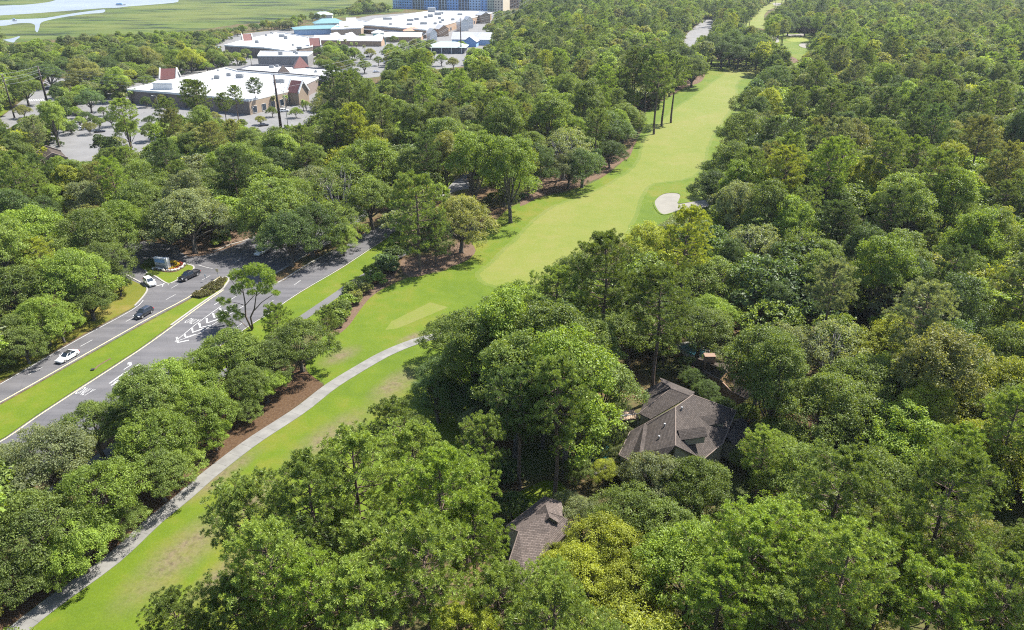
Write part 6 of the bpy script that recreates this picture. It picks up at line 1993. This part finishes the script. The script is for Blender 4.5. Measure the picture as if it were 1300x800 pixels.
# ------------------------------------------------------------------ golfers, cart, flag, boats
def body_mesh(name, joints, edges, radii, mat):
    me = bpy.data.meshes.new(name)
    me.from_pydata(joints, edges, [])
    o = bpy.data.objects.new(name, me); C.objects.link(o)
    md = o.modifiers.new("skin", 'SKIN')
    for v_, r_ in zip(me.skin_vertices[0].data, radii): v_.radius = (r_, r_)
    me.skin_vertices[0].data[0].use_root = True
    o.modifiers.new("sub", 'SUBSURF').levels = 1
    dg = bpy.context.evaluated_depsgraph_get()
    nm = bpy.data.meshes.new_from_object(o.evaluated_get(dg))
    bpy.data.objects.remove(o)
    nm.materials.clear(); nm.materials.append(mat)
    nm.polygons.foreach_set("use_smooth", [True] * len(nm.polygons))
    return nm
M['skin'] = plain("skin", (.45, .28, .20), .6)
def golfer(px, py, rz, label, top, legs, bend=0.0):
    t = thing("person", label, "person", (*P(px, py)[:2], .03), rz, "golfers out on the course")
    J = [(0, 0, .95), (0, .02 + bend * .5, 1.18), (0, .04 + bend, 1.42), (0, .06 + bend * 1.2, 1.53), (0, .08 + bend * 1.3, 1.68), (-.2, .03 + bend, 1.40), (-.27, .08 + bend, 1.12), (-.10, .28 + bend, .93), (.2, .03 + bend, 1.40), (.27, .08 + bend, 1.12), (.06, .30 + bend, .95),
         (-.1, 0, .88), (-.13, .03, .48), (-.14, 0, .07), (-.14, .16, .04), (.1, 0, .88), (.13, .03, .48), (.14, 0, .07), (.14, .16, .04)]
    E_ = [(0, 1), (1, 2), (2, 3), (3, 4), (2, 5), (5, 6), (6, 7), (2, 8), (8, 9), (9, 10), (0, 11), (11, 12), (12, 13), (13, 14), (0, 15), (15, 16), (16, 17), (17, 18)]
    rd = [.14, .14, .16, .06, .105, .075, .05, .04, .075, .05, .04, .1, .07, .05, .045, .1, .07, .05, .045]
    link("body", body_mesh("person_body", J, E_, rd, M['skin']), t)
    sh_ = body_mesh("person_shirt", [J[i] for i in (1, 2, 5, 6, 8, 9)] + [(0, 0, 1.0)], [(6, 0), (0, 1), (1, 2), (2, 3), (1, 4), (4, 5)], [.155, .175, .09, .065, .09, .065, .15], plain("shirt", top, .8))
    link("shirt", sh_, t)
    tr = body_mesh("person_trousers", [J[0], J[11], J[12], (-.14, 0, .2), J[15], J[16], (.14, 0, .2)], [(0, 1), (1, 2), (2, 3), (0, 4), (4, 5), (5, 6)], [.155, .115, .085, .065, .115, .085, .065], plain("trousers", legs, .8))
    link("trousers", tr, t)
    bm = bmesh.new(); ring_tube(bm, [(0, .09 + bend * 1.3, 1.72), (0, .09 + bend * 1.3, 1.80)], [.115, .09], 10); box(bm, -.09, .09, .15 + bend * 1.3, .28 + bend * 1.3, 1.72, 1.74); obj_bm("cap", bm, M['white'], t)
    return t
golfer(1006.5, 48.8, 1.0, "leftmost golfer on the far putting green", (.05, .05, .08), (.03, .03, .04))
golfer(1010.5, 49.6, 2.2, "golfer stooping in the middle of the far putting green", (.55, .2, .15), (.4, .35, .28), .12)
golfer(1014.8, 48.6, 4.0, "rightmost golfer in dark clothes on the far putting green", (.02, .02, .03), (.02, .02, .03))
golfer(911, 79.5, 3.0, "golfer in pale blue at the far end of the fairway", (.35, .45, .55), (.3, .3, .32))
fl = thing("golf_flag", "thin flagstick with small flag on the far green", "flag", P(1018, 48.5))
bm = bmesh.new(); ring_tube(bm, [(0, 0, 0), (0, 0, 2.4)], [.03, .025], 5); obj_bm("stick", bm, M['white'], fl)
bm = bmesh.new(); hexa(bm, [(.03, -.01, 1.95), (.03, .01, 1.95), (.03, .01, 2.38), (.03, -.01, 2.38)], [(.55, .06, 2.1), (.55, .08, 2.1), (.55, .08, 2.25), (.55, .06, 2.25)]); obj_bm("pennant", bm, M['tail'], fl)
gc = thing("golf_cart", "white golf cart parked at the far end of the fairway", "golf cart", P(902, 75.5), 0.3)
bm = bmesh.new(); hexa(bm, [(-1.15, -.55, .25), (1.15, -.55, .25), (1.15, .55, .25), (-1.15, .55, .25)], [(-1.1, -.55, .75), (.7, -.5, .55), (.7, .5, .55), (-1.1, .55, .75)]); box(bm, .75, 1.1, -.5, .5, .5, .95); obj_bm("body", bm, M['white'], gc)
bm = bmesh.new(); box(bm, -.5, .1, -.52, .52, .75, .9); box(bm, -.6, -.5, -.52, .52, .9, 1.3); obj_bm("seat", bm, M['tan'], gc)
bm = bmesh.new(); box(bm, -1.1, .9, -.6, .6, 1.82, 1.9); obj_bm("canopy", bm, M['white'], gc)
for xx in (-1.0, .8):
    for yy in (-.52, .52):
        bm = bmesh.new(); ring_tube(bm, [(xx, yy, .6), (xx, yy, 1.84)], [.03, .03], 4); obj_bm("post", bm, M['trim'], gc)
        bm = bmesh.new(); ring_tube(bm, [(xx * .8, yy - .08, .23), (xx * .8, yy + .08, .23)], [.23, .23], 10); obj_bm("wheel", bm, M['tyre'], gc)
def boat(px, py, L, label, cab, rz):
    t = thing("boat", label, "boat", P(px, py, .06), rz)
    bm = bmesh.new(); w = L * .14
    loft(bm, [[(-L / 2, -w, .9), (-L / 2, -w * .6, -.2), (-L / 2, w * .6, -.2), (-L / 2, w, .9)], [(0, -w * 1.1, 1.0), (0, -w * .7, -.3), (0, w * .7, -.3), (0, w * 1.1, 1.0)], [(L * .3, -w * .85, 1.2), (L * .3, -w * .4, -.2), (L * .3, w * .4, -.2), (L * .3, w * .85, 1.2)], [(L * .5, -.1, 1.6), (L * .5, -.05, .5), (L * .5, .05, .5), (L * .5, .1, 1.6)]])
    obj_bm("hull", bm, M['white'], t)
    bm = bmesh.new(); hexa(bm, [(-L * .4, -w * .8, 1.0), (L * .18, -w * .7, 1.0), (L * .18, w * .7, 1.0), (-L * .4, w * .8, 1.0)], [(-L * .38, -w * .7, 2.6), (L * .10, -w * .6, 2.6), (L * .10, w * .6, 2.6), (-L * .38, w * .7, 2.6)]); obj_bm("cabin", bm, cab, t)
    bm = bmesh.new(); box(bm, -L * .42, L * .14, -w * .85, w * .85, 2.6, 2.8); obj_bm("canopy", bm, M['blue_wall'], t)
boat(153.5, 6.6, 15, "white and blue boat at the mouth of the creek", paint((.08, .25, .45)), 0.05)
boat(19, 26.8, 5, "small dark skiff in the tidal creek", M['hvac'], 0.2)

# ------------------------------------------------------------------ shrubs and the open pine by the road
def shrub(px, py, s, tn, label):
    p = PROTO['scrub'][rng.integers(3)]
    r = thing("shrub", label, "shrub", P(px, py), rng.uniform(0, 6.28), "shrubs along the footpath")
    r.scale = (s, s, s * rng.uniform(.8, 1.15))
    c = bpy.data.objects.new("foliage", p.crown); C.objects.link(c); c.parent = r; c["tint"] = [float(v_) for v_ in np.array(TINT[tn][0]) * rng.uniform(.85, 1.15)]
    k = bpy.data.objects.new("stem", p.trunk); C.objects.link(k); k.parent = r
SH = [(500, 328, 1.5, 'dark', "largest dark shrub, top of the footpath row under the pine"), (490, 338, 1.5, 'blue', "deep green shrub below the top of the footpath row"), (484, 348, 1.4, 'dark', "dark shrub third from the top of the footpath row"), (498, 345, 1.3, 'dark', "dark shrub on the fairway side of the footpath row's top"), (472, 353, 1.2, 'bright', "bright green shrub left of the dark ones in the footpath row"),
      (480, 360, 1.2, 'bright', "bright green shrub bordering the fairway, right of the footpath row"), (462, 362, 1.1, 'lime', "light green shrub midway along the footpath row"), (455, 370, 1.2, 'grey', "grey-green shrub midway along the footpath row"), (447, 374, 1.1, 'mid', "mid-green shrub beside the footpath, below the middle of the row"), (452, 383, 1.0, 'olive', "olive twiggy shrub bordering the bare soil strip"),
      (443, 387, 1.2, 'bright', "bright shrub above the lowest pair of the footpath row"), (436, 398, 1.3, 'mid', "mid-green shrub second lowest of the footpath row"), (432, 410, 1.2, 'lime', "light green shrub lowest of the footpath row"), (424, 413, .9, 'yellow', "small yellow flowering shrub at the foot of the row"), (466, 372, .9, 'olive', "small olive shrub nearest the fairway in the row"),
      (283, 309, 1.0, 'mid', "round clipped shrub on straw beside the junction kerb"), (276, 312, .8, 'lime', "small pale shrub on straw beside the junction kerb"), (392, 458, 1.0, 'mid', "shrub beside the lone tree on the mulch"), (190, 352, .5, 'dark', "low dark shrub beside the monument sign"), (192, 338, .9, 'dark', "dark clipped shrub left of the monument sign")]
for a in SH: shrub(*a)
sheet("pine_straw_bed", [(418, 425), (425, 400), (445, 372), (470, 350), (492, 330), (508, 335), (500, 352), (486, 366), (470, 378), (456, 395), (444, 412), (430, 424)], 0.03, M['straw'], 3)

# many-stemmed open pine leaning over the road
bx, by, _ = P(320, 419)
def Q(px, py, dy=0.0):
    d = ray(px, py); t_ = (by + dy) / d[1]
    return np.array([d[0] * t_, by + dy, CAM_H + d[2] * t_])
op = thing("pine_tree", "open many-stemmed pine leaning over the painted chevrons", "pine tree", (bx, by, 0))
ob = np.array([bx, by, 0])
bm = bmesh.new()
for pts_, r0 in (([(320, 419, 0), (312, 402, .2), (311, 384, .6), (309, 372, 1.0), (305, 352, 1.2)], .24), ([(321, 417, 0), (318, 403, -.3), (323, 392, -.6), (325, 376, -1), (330, 350, -1)], .22), ([(323, 394, -.6), (332, 384, -1.2), (345, 375, -1.6), (352, 372, -2)], .12), ([(317, 419, 0), (307, 409, .6), (297, 405, 1)], .11), ([(311, 388, .6), (322, 376, .2), (330, 368, 0)], .1), ([(311, 388, .6), (302, 385, 1.4), (288, 382, 2)], .09), ([(312, 400, .2), (300, 395, .8), (286, 398, 1.2)], .08), ([(309, 372, 1), (298, 362, 2), (290, 350, 2.5)], .1), ([(325, 376, -1), (338, 365, -2), (342, 345, -2)], .1)):
    ring_tube(bm, [Q(*p) - ob for p in pts_], [r0 * (1 - .7 * i / (len(pts_) - 1)) for i in range(len(pts_))], 6)
rg = np.random.default_rng(5)
T = []
for (cx_, cy_, rx, ry, dep, n) in ((302, 349, 12, 8, 2.5, 34), (325, 342, 16, 8, 3, 46), (340, 350, 9, 9, -2, 26), (312, 360, 12, 6, 0, 24), (300, 368, 8, 6, 1.5, 14), (335, 366, 10, 7, -1.5, 24), (284, 382, 9, 5, 2, 14), (283, 402, 8, 8, 1.2, 20), (297, 392, 10, 5, .8, 14), (303, 402, 7, 5, .6, 10), (292, 410, 6, 4, 1, 8), (350, 372, 5, 3, -2, 8), (320, 372, 6, 4, 0, 8), (345, 358, 5, 4, -2.5, 8)):
    for _ in range(int(n * 3.2)):
        a = rg.uniform(0, 6.28); k = math.sqrt(rg.uniform(0, 1))
        T.append(Q(cx_ + rx * k * math.cos(a), cy_ + ry * k * math.sin(a), dep + rg.normal(0, 1.0)) - ob)
V, F, v = needle_puffs(rg, np.array(T), np.tile([0, 0, 1.0], (len(T), 1)), .46, 34)
c = link("crown", mesh_np("open_pine_crown", V, F, [M['needle']], False, None, v), op); c["tint"] = list(TINT['bright'][0])
obj_bm("trunk", bm, M['pine_bark'], op, True)

# ------------------------------------------------------------------ summer haze
bm = bmesh.new(); box(bm, -2600, 2600, -1300, 3400, -1.0, 78.0)
m = bpy.data.materials.new("haze_air"); m.use_nodes = True
nt = m.node_tree; nt.nodes.clear()
pv = nd(nt, "ShaderNodeVolumePrincipled"); pv.inputs["Color"].default_value = (.80, .88, 1.0, 1); pv.inputs["Density"].default_value = HAZE
pv.inputs["Anisotropy"].default_value = 0.2
nt.links.new(pv.outputs[0], nd(nt, "ShaderNodeOutputMaterial").inputs[1])
if HAZE > 0:
    hz = obj_bm("haze", bm, m); hz["kind"] = 'stuff'
